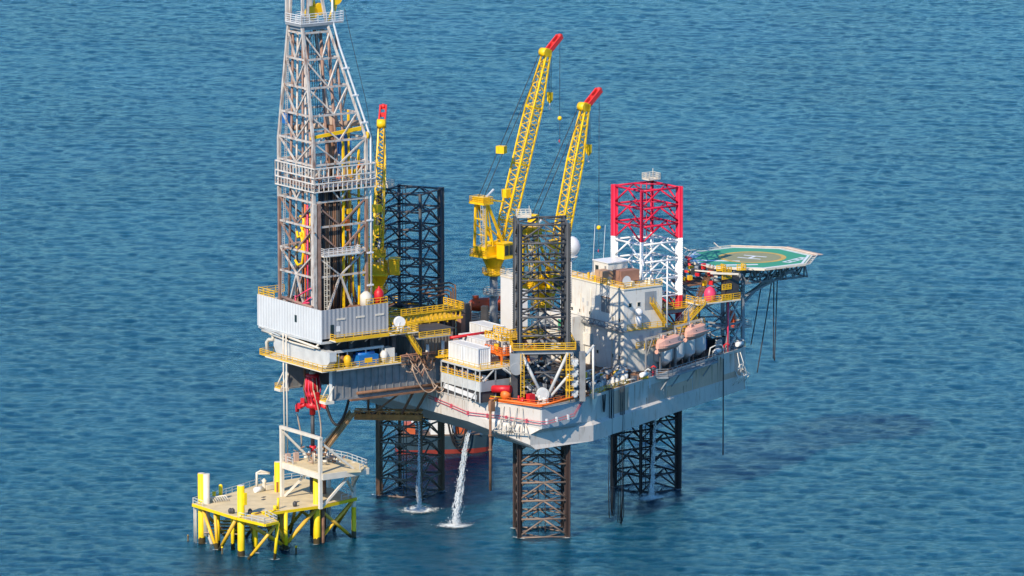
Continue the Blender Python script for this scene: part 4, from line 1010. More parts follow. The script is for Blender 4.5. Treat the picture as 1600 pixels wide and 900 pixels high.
c2 = (5.5, -14.0, R(44 - 34.7))
cr2, e2_, j2_ = make_crane('middle yellow crane whose body stands behind the lattice of the nearest leg', c2[0], c2[1], c2[2], 11.0, 76.4, boomw=2.1, footz=42.0, brf=.08)
hook('yellow hook block hanging under the red tip of the middle crane', cr2, c2[0], c2[1], c2[2], e2_ + Vector((.9, 0, 0)), 7.4)
hook('small ball weight on a long line hanging low beside the white quarters roof', cr2, c2[0], c2[1], c2[2], j2_, 25.5, False, (0,))
cr3, e3_, j3_ = make_crane('yellow crane raised steeply behind the derrick, only its boom and base in view', -11.2, 16.0, R(86 - 34.7), 11.5, 70.4, boomw=1.7, footz=44.0, masth=48.0)

# ================================================================ accommodation block
qb = thing('quarters_block', 'big weathered white accommodation block with windows behind the nearest leg', 'building', 29, -3, DZ)
QA0, QA1, QB0, QB1, QZ = 25.4, 34.2, -12.0, 8.5, 41.2
MB().box(QA0, QA1, QB0, QB1, DZ + .03, QZ).build('wall', 'white_paint', qb)
MB().box(QA0 - .15, QA1 + .1, QB0 - .15, QB1 + .1, QZ, QZ + .25).build('roof', 'wh_cream', qb)
for b0, b1 in ((-7.6, -6.3), (-6.1, -4.8)): 
    MB().box(QA0 - .06, QA0 - .0, b0, b1, 36.2, 39.0).build('window', 'beam_grey', qb)
MB().box(QA0 - .12, QA0 - .07, -7.8, -4.6, 39.0, 39.15).build('window_hood', 'rusty_steel', qb)
for b0, z0, w, h in ((-2.5, 37.0, .7, 1.4), (-.6, 36.6, .5, .9), (.8, 37.1, .5, .8), (2.2, 34.0, .6, .9), (-9.6, 31.0, .8, 1.6), (-3.4, 31, .8, 1.9), (-.5, 31, .8, 1.2)):
    MB().box(QA0 - .05, QA0 - .01, b0, b0 + w, z0, z0 + h).build('window', 'silo_grey', qb)
MB().box(30.2, 32.8, QB0 - .06, QB0 - .01, 37.0, 40.4).build('window', 'grey_steel', qb, label='large grey louvre panel on the starboard wall')
for b0 in (-11.0, -8.9, -4.1, -1.6, 1.6, 4.2, 6.4):
    for z0 in (28.0, 35.0):
        if (b0, z0) in ((-4.1, 35.0),): continue
        f_ = MB().box(QA0 - .07, QA0 - .0, b0, b0 + .75, z0, z0 + .75).build('window', 'wh_cream', qb); MB().box(QA0 - .09, QA0 - .072, b0 + .09, b0 + .66, z0 + .09, z0 + .66).build('pane', 'glass', qb).o.parent = f_.o
for a0 in (26.4, 28.4):
    f_ = MB().box(a0, a0 + .8, QB0 - .07, QB0, 37.8, 38.7).build('window', 'wh_cream', qb); MB().box(a0 + .1, a0 + .7, QB0 - .09, QB0 - .072, 37.9, 38.6).build('pane', 'glass', qb).o.parent = f_.o
for a0, z0 in ((27.0, 33.6), (28.9, 30.4), (31.4, 31.0)): MB().box(a0, a0 + .9, QB0 - .05, QB0 - .01, z0, z0 + 1.9).build('door', 'silo_grey', qb)
g = MB()
for z in (33.6, 34.6): g.bar((QA0 - .9, QB0 - .9, z), (QA0 - .9, QB1, z), .14)
g.lace((QA0 - .9, QB0 - .9, 33.6), (QA0 - .9, QB1, 33.6), (QA0 - .9, QB0 - .9, 34.6), (QA0 - .9, QB1, 34.6), 13, .1)
g.box(QA0 - .95, QA0 - .02, QB0 - .95, QB1, 33.45, 33.55); g.box(QA0 - .02, QA1, QB0 - .95, QB0 - .02, 33.45, 33.55); g.build('truss_walkway', 'beam_grey', qb)
MB().rail([(QA0 + .2, QB0 - .9, 33.6), (QA1, QB0 - .9, 33.6)], t=.09).build('railing', 'rail_yellow', qb)
MB().rail([(QA0, QB1, QZ + .25), (QA0, QB0, QZ + .25), (QA1, QB0, QZ + .25)], t=.09, h=1.1).build('railing', 'rail_yellow', qb)
for b in (-10.5, -8.4, -1.5, 1.8): MB().cyl((QA0 - .12, b, 26), (QA0 - .12, b, 40.5 - (b % 2)), .07, n=6).build('drain_pipe', 'wh_cream', qb)
MB().box(25.0, 25.35, -1.8, 2.4, 29.2, 31.5).build('cable_tray', 'white_paint', qb)
MB().cyl((28.2, QB0 - .8, 34.4), (28.2, QB0 - .8, 36.2), .6, n=12).build('vent_cowl', 'clean_white', qb)
MB().stairs((34.6, -12.6, 34.0), (31.2, -12.9, 38.4), 1.0).build('stair', 'rail_yellow', qb)
# low white rooms left of and in front of the block, seen through the leg
MB().box(22.5, 25.3, .5, 12.5, DZ + .03, 34.6).build('lower_wall', 'white_paint', qb)
for b in (0, 3.4, 6.8, 10): MB().box(22.44, 22.49, b + .8, b + 1.7, 31.4, 33.6).build('door', 'green_deck' if b in (3.4,) else 'silo_grey', qb)
g = MB(); g.box(26.6, 30.6, QB0 - 2.4, QB0 - 1.0, 30.2, 30.4); g.build('side_platform', 'grey_steel', qb)
MB().rail([(26.6, QB0 - 2.3, 30.4), (30.6, QB0 - 2.3, 30.4)], t=.1).build('railing', 'rail_yellow', qb)
# wheelhouse-like room on the roof and separate things standing there
rh = thing('roof_cabin', 'white weathered cabin on the quarters roof behind the tan box', 'cabin', 32, 1, QZ + .25)
MB().box(29.3, 33.8, -1.5, 3.2, QZ + .26, 44.4).build('wall', 'white_paint', rh); MB().box(29.1, 34, -1.7, 3.4, 44.4, 44.55).build('roof', 'clean_white', rh)
MB().box(29.25, 29.29, 1.6, 2.6, QZ + .4, 43.6).build('door', 'glass', rh); MB().box(29.25, 29.29, -.9, -.4, 43.2, 43.8).build('vent', 'beam_grey', rh)
single(MB().box(26.0, 28.2, -4.6, -1.8, QZ + .26, 43.6), 'equipment_crate', 'tan_box', 'pale tan box standing upright on the quarters roof', 'crate', 27, -3, QZ + .25)
g = MB(); g.box(27.2, 31.4, -8.6, -6.0, QZ + .9, QZ + 2.9); g.box(27.4, 27.7, -8.4, -6.2, QZ + .26, QZ + .9); g.box(30.9, 31.2, -8.4, -6.2, QZ + .26, QZ + .9)
single(g, 'equipment_crate', 'brown_box', 'reddish brown long box on short legs on the quarters roof', 'crate', 29, -7.3, QZ + .25)
dm = thing('radar_dome', 'large white ball-shaped radar dome on a white mast beside the nearest leg', 'radar dome', 25.2, 4.8, 36.6)
MB().ball((25.2, 4.8, 47.2), 1.75, 20, 1.12).build('dome', 'clean_white', dm)
g = MB(); g.cyl((25.2, 4.8, 36.6), (25.2, 4.8, 45.4), .17, n=8); g.cyl((25.2, 4.8, 45.2), (25.2, 4.8, 45.4), 1.3, n=16); g.bar((25.2, 4.8, 44.2), (26.4, 4.2, 45.3), .14); g.build('mast', 'clean_white', dm)
ds = thing('satellite_dish', 'small round white satellite dish at the corner of the quarters roof', 'satellite dish', 26.4, -11, QZ + .25)
MB().lathe((26.4, -11.2, QZ + 1.6), [(.05, .0), (.5, -.05), (.95, -.3), (.97, -.3)], 20, 'y').build('reflector', 'clean_white', ds); MB().cyl((26.4, -11, QZ + .25), (26.4, -11, QZ + 1.6), .1).build('stand', 'light_steel', ds)
wd = thing('watch_dish', 'white drum-shaped satellite dome low on the starboard wall of the quarters', 'satellite dish', 28.8, -13, 36.2)
MB().ball((28.2, -12.9, 36.9), .75).build('dome', 'clean_white', wd)
for (a, b, h_, lab) in ((30, 4.6, 9.8, 'thin white whip antenna just right of the radar dome'), (31.5, 3.4, 9.6, 'thin white whip antenna behind the roof cabin'), (32.5, -4.4, 9.0, 'slightly leaning whip antenna at the right end of the roof cabin')):
    g = MB(); g.cyl((a, b, QZ + .2), (a + .6, b, QZ + h_), .06, .03, n=5); single(g, 'whip_antenna', 'clean_white', lab, 'antenna', a, b, QZ + .2, 'whip antennas on the quarters roof')
g = MB(); g.cyl((34, -5.6, QZ + .2), (34, -5.6, QZ + 3.2), .14); g.bar((33, -7.6, QZ + 3.4), (35.2, -4, QZ + 3.9), .3, .35)
single(g, 'radar_scanner', 'clean_white', 'white bar radar scanner on a short post against the red and white leg', 'radar', 34, -5.6, QZ + .2)
mast = MB(); mast.cyl((34.5, -13.2, 33.5), (34.5, -13.2, 46), .16, n=8); mast.bar((34.5, -13.2, 44.6), (31.4, -13.0, 44.6), .14); mast.bar((34.5, -13.2, 46), (32, -13, 43), .12)
single(mast, 'flag_post', 'clean_white', 'slim white post standing in front of the lower red leg section', 'post', 34.5, -13.2, 33.5)
# roof edge clutter
r4 = random.Random(9)
for k in range(18):
    a, b = r4.uniform(QA0 + .6, QA1 - .4), r4.uniform(QB0 + .4, 2.6); h_ = r4.uniform(.4, 1.3)
    MB().cbox((a, b, QZ + .25 + h_ / 2), (r4.uniform(.3, 1.3), r4.uniform(.3, .9), h_), r4.uniform(0, 3)).build('roof_fitting', r4.choice(['wh_cream', 'rail_yellow', 'grey_steel', 'brown_box', 'white_paint']), qb)
# tall white tower box left of the leg
vt = thing('vent_tower', 'tall plain white steel tower just left of the nearest leg', 'tower', 17, 13, DZ)
MB().box(15.2, 18.6, 9.6, 13.6, DZ, 41.4).build('wall', 'clean_white', vt)
MB().rail([(15.2, 9.6, 41.4), (15.2, 13.6, 41.4), (18.6, 13.6, 41.4)], t=.1).build('railing', 'wh_cream', vt)
MB().box(15.1, 18.7, 9.5, 13.7, 41.2, 41.38).build('roof', 'wh_cream', vt)

# ================================================================ silos, lifeboats, starboard side forward
for i, (s, h_, rr, lab) in enumerate(((31.0, 31.6, 1.8, 'grey storage silo under the left lifeboat, nearest the quarters'), (35.6, 32.4, 1.8, 'grey storage silo between the two pink lifeboats'), (39.7, 32.4, 1.8, 'grey storage silo directly under the right lifeboat'), (44.0, 33.2, 1.75, 'tallest grey silo at the right end of the row'))):
    a, b, _ = side(s, 0, -2.5)
    st_ = thing('storage_silo', lab, 'silo', a, b, DZ, 'row of grey storage silos', rot=0)
    MB().lathe((0, 0, .5), [(.5, .1), (rr * .98, 1.2), (rr, 1.4), (rr, h_ - DZ - 2.0), (rr * .8, h_ - DZ - 1.2), (.3, h_ - DZ - .9)], 22).build('vessel', 'silo_grey', st_)
    for k in range(4): x, y = rr * .9 * math.cos(k * 1.57 + .4), rr * .9 * math.sin(k * 1.57 + .4); MB().cyl((x, y, 0), (x, y, 2.4), .13, n=6).build('leg', 'dark_steel', st_)
    MB().cyl((0, 0, h_ - DZ - .6), (0, 0, h_ - DZ + .3), .22).build('inlet_pipe', 'rail_yellow' if i % 2 else 'white_paint', st_)
    MB().rail([(rr * .9 * math.cos(k * .785), rr * .9 * math.sin(k * .785), h_ - DZ - 1.1) for k in range(8)], closed=True, t=.07, h=1.0).build('railing', 'rail_yellow', st_)
def lifeboat(a, b, z, rot, label, m, L_=6.6, W_=2.3, group='enclosed lifeboats'):
    t = thing('lifeboat', label, 'lifeboat', a, b, z, group, rot=rot)
    secs = []
    for k in range(13):
        u = -1 + k / 6; f = (1 - abs(u) ** 3.2); w = W_ / 2 * (0.22 + .78 * f); kz = -.9 - .35 * f + (.25 if abs(u) > .9 else 0); cz = .5 + .6 * min(1, (1 - abs(u)) * 3.4)
        secs.append([(u * L_ / 2, y * w, zz) for y, zz in ((0, kz), (.55, kz + .35), (.96, -.35), (1.0, .12), (.92, .22), (.72, cz), (.3, cz + .22), (-.3, cz + .22), (-.72, cz), (-.92, .22), (-1.0, .12), (-.96, -.35), (-.55, kz + .35))])
    g = MB(); n = 13
    vs = [p for s in secs for p in s]; fs = []
    for k in range(12):
        for i in range(n): fs.append((k * n + i, (k + 1) * n + i, (k + 1) * n + (i + 1) % n, k * n + (i + 1) % n))
    fs.append(tuple(range(n))); fs.append(tuple(12 * n + i for i in range(n - 1, -1, -1)))
    g.add(vs, fs, False); g.build('boat_shell', m, t)
    g = MB(); g.bar((-L_ * .46, -W_ * .45, .05), (L_ * .46, -W_ * .45, .05), .12, .14); g.bar((-L_ * .46, W_ * .45, .05), (L_ * .46, W_ * .45, .05), .12, .14); g.build('rubbing_strake', m, t)
    for x in (-1.6, 1.7): MB().cbox((x, -W_ * .41, .7), (.2, .06, .16)).build('window', 'glass', t)
    MB().cbox((-1.9, 0, 1.6), (1.0, .8, .5)).build('steering_hatch', m, t)
    for x in (-L_ * .33, L_ * .33): MB().cyl((x, 0, 1.4), (x, 0, 2.2), .08).build('lifting_hook', 'light_steel', t)
    MB().cyl((-L_ * .5, 0, -.9), (-L_ * .5 - .3, 0, -.9), .4, n=12).build('propeller_guard', m, t)
    return t
sa, sb, _ = side(25.6, 0, 1.8); sr = math.atan2(d.y, d.x)
lifeboat(sa, sb, 31.6, sr, 'faded pink enclosed lifeboat nearest the quarters, hung over the starboard side', 'boat_pink', 8.4, 2.8)
sa2, sb2, _ = side(36.6, 0, 1.4)
lifeboat(sa2, sb2, 32.0, sr, 'faded pink enclosed lifeboat hung further forward beside the silos', 'boat_pink', 7.4, 2.6)
for s0, zt, lab in ((25.6, 34.4, 'davit frame carrying the pink lifeboat nearest the quarters'), (36.6, 35.0, 'davit frame carrying the pink lifeboat beside the silos')):
    a, b, _ = side(s0, 0, -1.5); t = thing('lifeboat_davit', lab, 'davit', a, b, DZ, 'lifeboat davits', rot=sr)
    for x in (-2.6, 2.6):
        g = MB(); g.bar((x, 0, 0), (x, 0, zt - DZ - 1.6), .35); g.bar((x, .0, zt - DZ - 1.8), (x, -2.9, zt - DZ - .9), .3, .4); g.bar((x, -.2, 4), (x, -1.5, zt - DZ - 1.4), .2); g.build('davit_arm', 'beam_grey', t)
        MB().cyl((x * .85, -2.8, zt - DZ - 2.2), (x * .85, -2.8, zt - DZ - .9), .05, n=5).build('fall_rope', 'rope', t)
    MB().box(-3, 3, .2, 1.7, 5.0, 5.15).build('platform', 'wh_cream', t); MB().rail([(-3, .1, 5.15), (3, .1, 5.15)], t=.09).build('railing', 'rail_yellow', t)
    MB().cbox((3.3, -.3, 6.0), (.9, .9, 1.3)).build('winch_house', 'rail_yellow', t)
wf = MB(); wf.add([(0, 0, 0), (.9, .2, 0), (.8, .2, .8), (.2, .0, 3.3), (0, -.05, 0), (.9, .15, 0), (.8, .15, .8), (.2, -.05, 3.3)], [(0, 1, 2, 3), (7, 6, 5, 4), (0, 4, 5, 1), (1, 5, 6, 2), (2, 6, 7, 3), (3, 7, 4, 0)])
for i, v in enumerate(wf.v): wf.v[i] = (v[0] + 41.8, v[1] - 9.6, v[2] + 32.4)
single(wf, 'folded_awning', 'clean_white', 'pointed white canvas cover sticking up above the lifeboats', 'canvas cover', 41.8, -9.6, 32.4)
rescue = lifeboat(20.6, 26.8, 33.4, R(-10), 'orange lifeboat on a platform behind the tallest crane pedestal, left of it', 'boat_orange', 6.6, 2.6)
rb2 = lifeboat(24.5, 23.6, 33.4, R(-10), 'orange lifeboat on the port side, between the crane pedestal and the white tower', 'boat_orange', 6.0, 2.6)
bp = thing('boat_platform', 'rusty platform holding the orange lifeboats over the port side', 'platform', 21, 25, DZ)
MB().box(14.5, 28, 22.4, 28.4, 31.2, 31.5).build('deck_frame', 'rusty_steel', bp); MB().rail([(14.6, 22.5, 31.5), (14.6, 28.3, 31.5), (28, 28.3, 31.5)], t=.1).build('railing', 'wh_cream', bp); MB().rail([(14.6, 22.5, 31.5), (28, 22.5, 31.5)], t=.1).build('railing', 'wh_cream', bp)
for a, b in ((15.5, 23), (21, 23), (27, 23), (15.0, 27.8)): MB().bar((a, b, 31.2), (a + 1.5, 22.2 if b > 25 else b, 25.5), .35).build('post', 'grey_steel', bp)
MB().bar((14.6, 27, 31), (17.5, 22, 25.6), .3).build('post', 'light_steel', bp)
rb3 = lifeboat(60.2, 1.2, 30.4, R(60), 'small orange rescue boat on the platform under the helicopter deck', 'boat_orange', 5.0, 2.0)

# ================================================================ helideck
hd = thing('helideck', 'green octagonal helicopter deck with a white H in a yellow ring, over the bow', 'helideck', 62, 0, DZ)
HC = (63.4, 0.2); HR = 12.6; HZ = 42.0
octv = [(HC[0] + HR * math.cos(R(22.5 + 45 * k)), HC[1] + HR * math.sin(R(22.5 + 45 * k))) for k in range(8)]
MB().prism(octv, HZ - .35, HZ).build('deck_plate', 'green_deck', hd)
def sheet(poly, z, name, m, lab=None): MB().prism(poly, z, z + .004).build(name, m, hd, lab)
def ringmesh(r0, r1, z, nseg, name, m, ang0=0.0):
    g = MB(); vs = []; fs = []
    for k in range(nseg):
        t = ang0 + 2 * math.pi * k / nseg
        for r_ in (r0, r1): vs.append((HC[0] + .9 + r_ * math.cos(t), HC[1] + r_ * math.sin(t), z))
    for k in range(nseg): fs.append((2 * k, 2 * k + 1, 2 * ((k + 1) % nseg) + 1, 2 * ((k + 1) % nseg)))
    g.add(vs, fs); g.build(name, m, hd)
sheet([(HC[0] + .9 + 6.4 * math.cos(2 * math.pi * k / 40), HC[1] + 6.4 * math.sin(2 * math.pi * k / 40)) for k in range(40)], HZ + .004, 'landing_circle', 'olive_deck')
ringmesh(5.55, 6.55, HZ + .016, 48, 'landing_ring', 'ring_tan')
g = MB()
for k in range(8):
    p, q_ = octv[k], octv[(k + 1) % 8]
    for (pa, qa) in ((.92, .965),):
        c = HC; pi = [(c[0] + (v[0] - c[0]) * pa, c[1] + (v[1] - c[1]) * pa) for v in (p, q_)]; po = [(c[0] + (v[0] - c[0]) * qa, c[1] + (v[1] - c[1]) * qa) for v in (p, q_)]
        g.add([(*pi[0], HZ + .02), (*po[0], HZ + .02), (*po[1], HZ + .02), (*pi[1], HZ + .02)], [(0, 1, 2, 3)])
g.build('edge_line', 'clean_white', hd)
# the H (its posts run across the deck as in the photograph)
g = MB(); hx, hy = HC[0] + .9, HC[1]
ha = R(28)
def hp(x, y): return (hx + x * math.cos(ha) - y * math.sin(ha), hy + x * math.sin(ha) + y * math.cos(ha), HZ + .02)
for x0, x1, y0, y1 in ((-1.7, -1.1, -2.4, 2.4), (1.1, 1.7, -2.4, 2.4), (-1.1, 1.1, -.35, .35)): g.add([hp(x0, y0), hp(x1, y0), hp(x1, y1), hp(x0, y1)], [(0, 1, 2, 3)])
g.build('letter_h', 'clean_white', hd)
# block lettering painted at the edges of the deck (worn and illegible in the photograph)
def glyphs(cx, cy, ang, n, w, h_):
    for i in range(n):
        g = MB()
        pat = [((0, 0), (0, 1)), ((0, 1), (1, 1)), ((0, .5), (1, .5)), ((1, .5), (1, 1)), ((0, 0), (1, 0))]
        for k in sorted(r4.sample(range(5), 3)):
            (x0, y0), (x1, y1) = pat[k]; x0, x1 = [(i - n / 2) * w * 1.3 + v * w for v in (x0, x1)]; y0 *= h_; y1 *= h_
            tw = .26; X0, X1, Y0, Y1 = x0 - tw, x1 + tw, y0 - tw, y1 + tw
            pts = [(X0, Y0), (X1, Y0), (X1, Y1), (X0, Y1)]
            z_ = HZ + .012 + .003 * k
            g.add([(cx + x * math.cos(ang) - y * math.sin(ang), cy + x * math.sin(ang) + y * math.cos(ang), z_) for x, y in pts], [(0, 1, 2, 3)])
        g.build('painted_letter', 'clean_white', hd)
glyphs(69.5, -7.6, R(20), 5, 1.0, 1.3); glyphs(57.0, 7.6, R(40), 4, 1.0, 1.4)
g = MB(); g.add([(52.6, 3.2, HZ + .01), (53.4, 4.4, HZ + .01), (60, -1.6, HZ + .01), (59.4, -2.4, HZ + .01)], [(0, 3, 2, 1)]); g.add([(54, -4.5, HZ + .012), (54.8, -3.4, HZ + .012), (60.5, -6.6, HZ + .012), (60, -7.5, HZ + .012)], [(0, 3, 2, 1)]); g.build('walk_line', 'clean_white', hd)
g = MB()
for k in range(8):
    p, q_ = octv[k], octv[(k + 1) % 8]; o = 1.085
    P_ = [(HC[0] + (v[0] - HC[0]) * o, HC[1] + (v[1] - HC[1]) * o, HZ + .12) for v in (p, q_)]
    g.bar(P_[0], P_[1], .14); g.bar((*p, HZ - .15), (*q_, HZ - .15), .32, .45)
    for j in range(5):
        t = j / 4; a_ = [p[i] + (q_[i] - p[i]) * t for i in (0, 1)]; b_ = [P_[0][i] + (P_[1][i] - P_[0][i]) * t for i in (0, 1)]
        g.bar((*a_, HZ - .2), (*b_, HZ + .12), .1)
g.build('edge_frame', 'wh_cream', hd)
g = MB()
for k in (7, 0):
    p, q_ = octv[k], octv[(k + 1) % 8]; o = 1.09 if k != 7 else 1.17
    P_ = [(HC[0] + (v[0] - HC[0]) * o, HC[1] + (v[1] - HC[1]) * o) for v in (p, q_)]
    g.add([(*p, HZ - .03), (*q_, HZ - .03), (*P_[1], HZ + .12), (*P_[0], HZ + .12), (*p, HZ - .1), (*q_, HZ - .1), (*P_[1], HZ + .05), (*P_[0], HZ + .05)], [(0, 3, 2, 1), (4, 5, 6, 7), (0, 4, 7, 3), (1, 2, 6, 5), (2, 3, 7, 6)])
g.build('safety_net', 'net_pink', hd)
for x, y in ((66, 14.0), (58, 13.0)): MB().bar((HC[0] + (x - HC[0]) * .9, y * .9, HZ), (x + .5, y * 1.1, HZ + .5), .13).build('net_arm', 'wh_cream', hd)
# under-deck trusses
for b in (-7.4, -2.6, 2.6, 7.6):
    ext = math.sqrt(max(0, HR ** 2 - b ** 2)) * .9
    x0, x1 = HC[0] - ext, HC[0] + ext
    g = MB(); g.bar((x0, b, HZ - .6), (x1, b, HZ - .6), .3, .4); g.bar((x0 + .5, b, HZ - 3.3), (x1 - 1.6, b, HZ - 3.3), .3, .35)
    g.lace((x0 + .5, b, HZ - 3.3), (x1 - 1.6, b, HZ - 3.3), (x0, b, HZ - .6), (x1, b, HZ - .6), 6, .24); g.build('deck_truss', 'beam_grey', hd)
for a in (55.5, 60, 66, 71): g = MB(); g.bar((a, -8.5, HZ - 3.2), (a, 8.5, HZ - 3.2), .25); g.lace((a, -8.5, HZ - 3.2), (a, 8.5, HZ - 3.2), (a, -9, HZ - .7), (a, 9, HZ - .7), 6, .2); g.build('deck_truss', 'beam_grey', hd)
# four posts and lattice from the bow up
PA = [(59.6, -3.2), (59.6, 3.2), (52.6, 6.2), (54.4, -5.4)]
for (a, b) in PA: MB().bar((a, b, DZ), (a, b, HZ - .7), .55).build('post', 'grey_steel', hd)
for (i, j) in ((0, 1), (1, 2), (2, 3), (3, 0)):
    p, q_ = PA[i], PA[j]
    for z0, z1 in ((DZ + .2, 30.6), (30.6, 36.2), (36.2, HZ - 1)):
        MB().bar((*p, z0), (*q_, z1), .28).build('diagonal_brace', 'light_steel' if z0 < 31 else 'grey_steel', hd)
        MB().bar((*q_, z0), (*p, z1), .24).build('diagonal_brace', 'beam_grey', hd)
        MB().bar((*p, z1), (*q_, z1), .28).build('horizontal_brace', 'grey_steel', hd)
for p, q_ in (((59.6, -3.2, 35.2), (68.5, -8.2, HZ - 1.4)), ((59.6, 3.2, 35.2), (68.5, 8.2, HZ - 1.4)), ((59.6, -3.2, 35.2), (70, -1.5, HZ - 3)), ((54.4, -5.4, 36), (54.6, -9.5, HZ - 1)), ((59.6, -3.2, 34.0), (66, -3, HZ - 3.2))): MB().bar(p, q_, .42).build('diagonal_brace', 'grey_steel', hd)
g = MB(); g.box(56.5, 62.6, -2, 3.6, 28.9, 29.1); g.build('boat_landing', 'grey_steel', hd); MB().rail([(56.6, -2, 29.1), (62.5, -2, 29.1), (62.5, 3.5, 29.1)], t=.1).build('railing', 'light_steel', hd)
# access platforms and stairs at the near side
g = MB(); g.box(44.5, 54.6, -9.3, -5.4, 36.0, 36.25); g.build('access_platform', 'wh_cream', hd)
MB().rail([(44.6, -5.5, 36.25), (44.6, -9.2, 36.25), (54.5, -9.2, 36.25), (54.5, -5.5, 36.25)], t=.1, h=1.2).build('railing', 'rail_yellow', hd)
MB().stairs((46.2, -8.8, 36.2), (41.2, -8.8, 32.2), 1.3).build('stair', 'rail_yellow', hd); MB().stairs((46.2, -7.4, 36.2), (41.2, -7.4, 32.2), 1.0).build('stair', 'wh_cream', hd)
g = MB(); g.box(34.6, 41.4, -9.8, -6.2, 32.0, 32.25); g.bar((33, -9.7, 31.8), (43, -9.7, 31.8), .3, .45); g.build('access_platform', 'grey_steel', hd)
MB().rail([(34.6, -9.7, 32.25), (41.4, -9.7, 32.25)], t=.1, h=1.2).build('railing', 'rail_yellow', hd)
MB().stairs((47.5, -5.2, 36.3), (50.8, -5.2, HZ - .3), 1.0).build('stair', 'rusty_steel', hd)
g = MB(); g.box(51.4, 54.2, -9.2, -7.4, 36.3, 40.6); g.build('stair_tower', 'dark_steel', hd)
for z in (36.4, 38.4, 40.4, 41.6): MB().rail([(50.2, -9.3, z), (52.3, -9.3, z)], h=1.0, t=.13, gap=.7).build('railing', 'rail_yellow', hd)
g = MB(); g.bar((48.2, -8.2, HZ - .3), (52.6, -11.2, HZ - .5), .3, .35); g.bar((46, -2, HZ - .2), (50, -7.8, HZ - .4), .25); g.build('deck_outrigger', 'wh_cream', hd)
for a, b in ((49.4, -8.6), (53, -10.2)): MB().rail([(a, b, HZ), (a + 1.6, b - .6, HZ), (a + 1.6, b + .8, HZ)], h=1.1, t=.13, gap=.8).build('railing', 'rail_yellow', hd)
MB().tube([(49.2, -1.0, 40.8), (49.6, .8, 42.7), (51.2, 2.0, 42.8), (51.2, 3.8, 42.8)], .28, 8).build('foam_monitor', 'tip_red', hd)
for k in range(16):
    a, b = r4.uniform(46, 51.5), r4.uniform(-6.5, 2); z = r4.uniform(39.2, 42)
    MB().cbox((a, b, z), (r4.uniform(.4, 1.2), r4.uniform(.3, .8), r4.uniform(.4, 1.2)), r4.uniform(0, 3)).build('fitting', r4.choice(['red_paint', 'rail_yellow', 'dark_steel', 'wh_cream', 'tip_red', 'grey_steel']), hd)
MB().box(45.8, 52, -4.8, 2.6, 38.9, 39.1).build('access_platform', 'rusty_steel', hd)
for k in range(14):
    a, b = r4.uniform(50, 60), r4.uniform(-3, 3)
    MB().cbox((a, b, DZ + 1), (r4.uniform(.8, 2.4), r4.uniform(.8, 2), 2.0), r4.uniform(0, 3)).build('deck_machine', r4.choice(['dark_steel', 'blue_paint', 'grey_steel', 'white_paint', 'black_rubber']), hd)
g = MB(); g.lathe((48.6, -7.6, 36.3), [(1.0, 0), (1.15, .3), (1.15, 1.6), (.8, 2.3), (.2, 2.7)], 18)
single(g, 'foam_tank', 'pink_red', 'pink-red round tank on the platform under the helideck edge', 'tank', 48.6, -7.6, 36.3)
MB().cyl((53.9, -6.2, DZ), (53.9, -6.2, 36), .16, n=8).build('riser_pipe', 'pink_red', hd)
MB().cyl((46.8, -6.6, DZ), (46.8, -6.6, 36), .22, n=8).build('post', 'dark_steel', hd)
# ================================================================ two storey process module aft, with containers on it
pm = thing('process_module', 'open two-storey grey module with panel walls and yellow rails on the aft deck', 'process module', -8, -14.5, DZ)
M0, M1, MB0, MB1 = -13.4, -2.4, -21.4, -8.6
MB().box(M0, M0 + .2, MB0, MB1, 27.6, 29.5).build('panel_wall', 'light_steel', pm)
MB().box(M0 + .2, -7.0, MB0, MB0 + .2, 27.6, 29.5).build('panel_wall', 'grey_steel', pm)
MB().box(M0 - .1, M1, MB0 - .1, MB1, 31.5, 31.75).build('upper_deck', 'wh_cream', pm)
MB().box(M0 + .2, M1, MB0 + .2, MB1, 28.0, 28.2).build('lower_deck', 'dark_steel', pm)
MB().bar((M0 - .12, MB0, 31.6), (M0 - .12, MB1, 31.6), .25, .35).build('edge_beam', 'light_steel', pm)
for b in (-21.3, -19.9, -17.4, -15.7, -13.2, -11.0, -8.8): MB().bar((M0 - .05, b, DZ + .03), (M0 - .05, b, 31.5), .17).build('post', 'light_steel', pm)
for a in (-10, -6.5, -3): MB().bar((a, MB0 + .1, DZ), (a, MB0 + .1, 31.5), .2).build('post', 'grey_steel', pm)
for p, q_ in (((-12.8, MB0, 29.5), (-10.5, MB0, 31.4)), ((-6, MB0, 29.5), (-8.5, MB0, 31.4)), ((M0, -20, 27.6), (M0, -18.2, 25.6)), ((M0, -10, 27.6), (M0, -8.8, 25.8))): MB().bar(p, q_, .2).build('brace', 'light_steel', pm)
MB().rail([(M0 - .08, MB0, 29.5), (M0 - .08, MB1, 29.5)], t=.09, h=.95, mids=1).build('railing', 'rail_yellow', pm)
MB().rail([(M0, MB0, 31.75), (M0, MB1, 31.75)], t=.07, h=.8, mids=1).build('railing', 'rail_yellow', pm)
MB().rail([(M0, MB0, 31.75), (-7, MB0, 31.75)], t=.09, h=1.1).build('railing', 'rail_yellow', pm)
MB().stairs((-8.6, MB0 - .6, 31.6), (-4.6, MB0 - 1.6, 28.2), 1.1).build('stair', 'light_steel', pm); MB().stairs((-4.6, MB0 - 2.0, 28.2), (-2.6, MB0 - 3.2, 25.7), 1.1).build('stair', 'light_steel', pm)
MB().rail([(-5.4, MB0 - 2.4, 28.2), (-2.8, MB0 - 2.4, 28.2)], t=.12, h=1.2).build('railing', 'rail_yellow', pm)
MB().box(-5.6, -2.6, MB0 - 2.5, MB0 - .4, 28.0, 28.2).build('landing', 'grey_steel', pm)
MB().box(M0 + .25, M1, MB0 + .3, MB1, DZ + .05, 27.4).build('tank_row', 'dark_steel', pm)
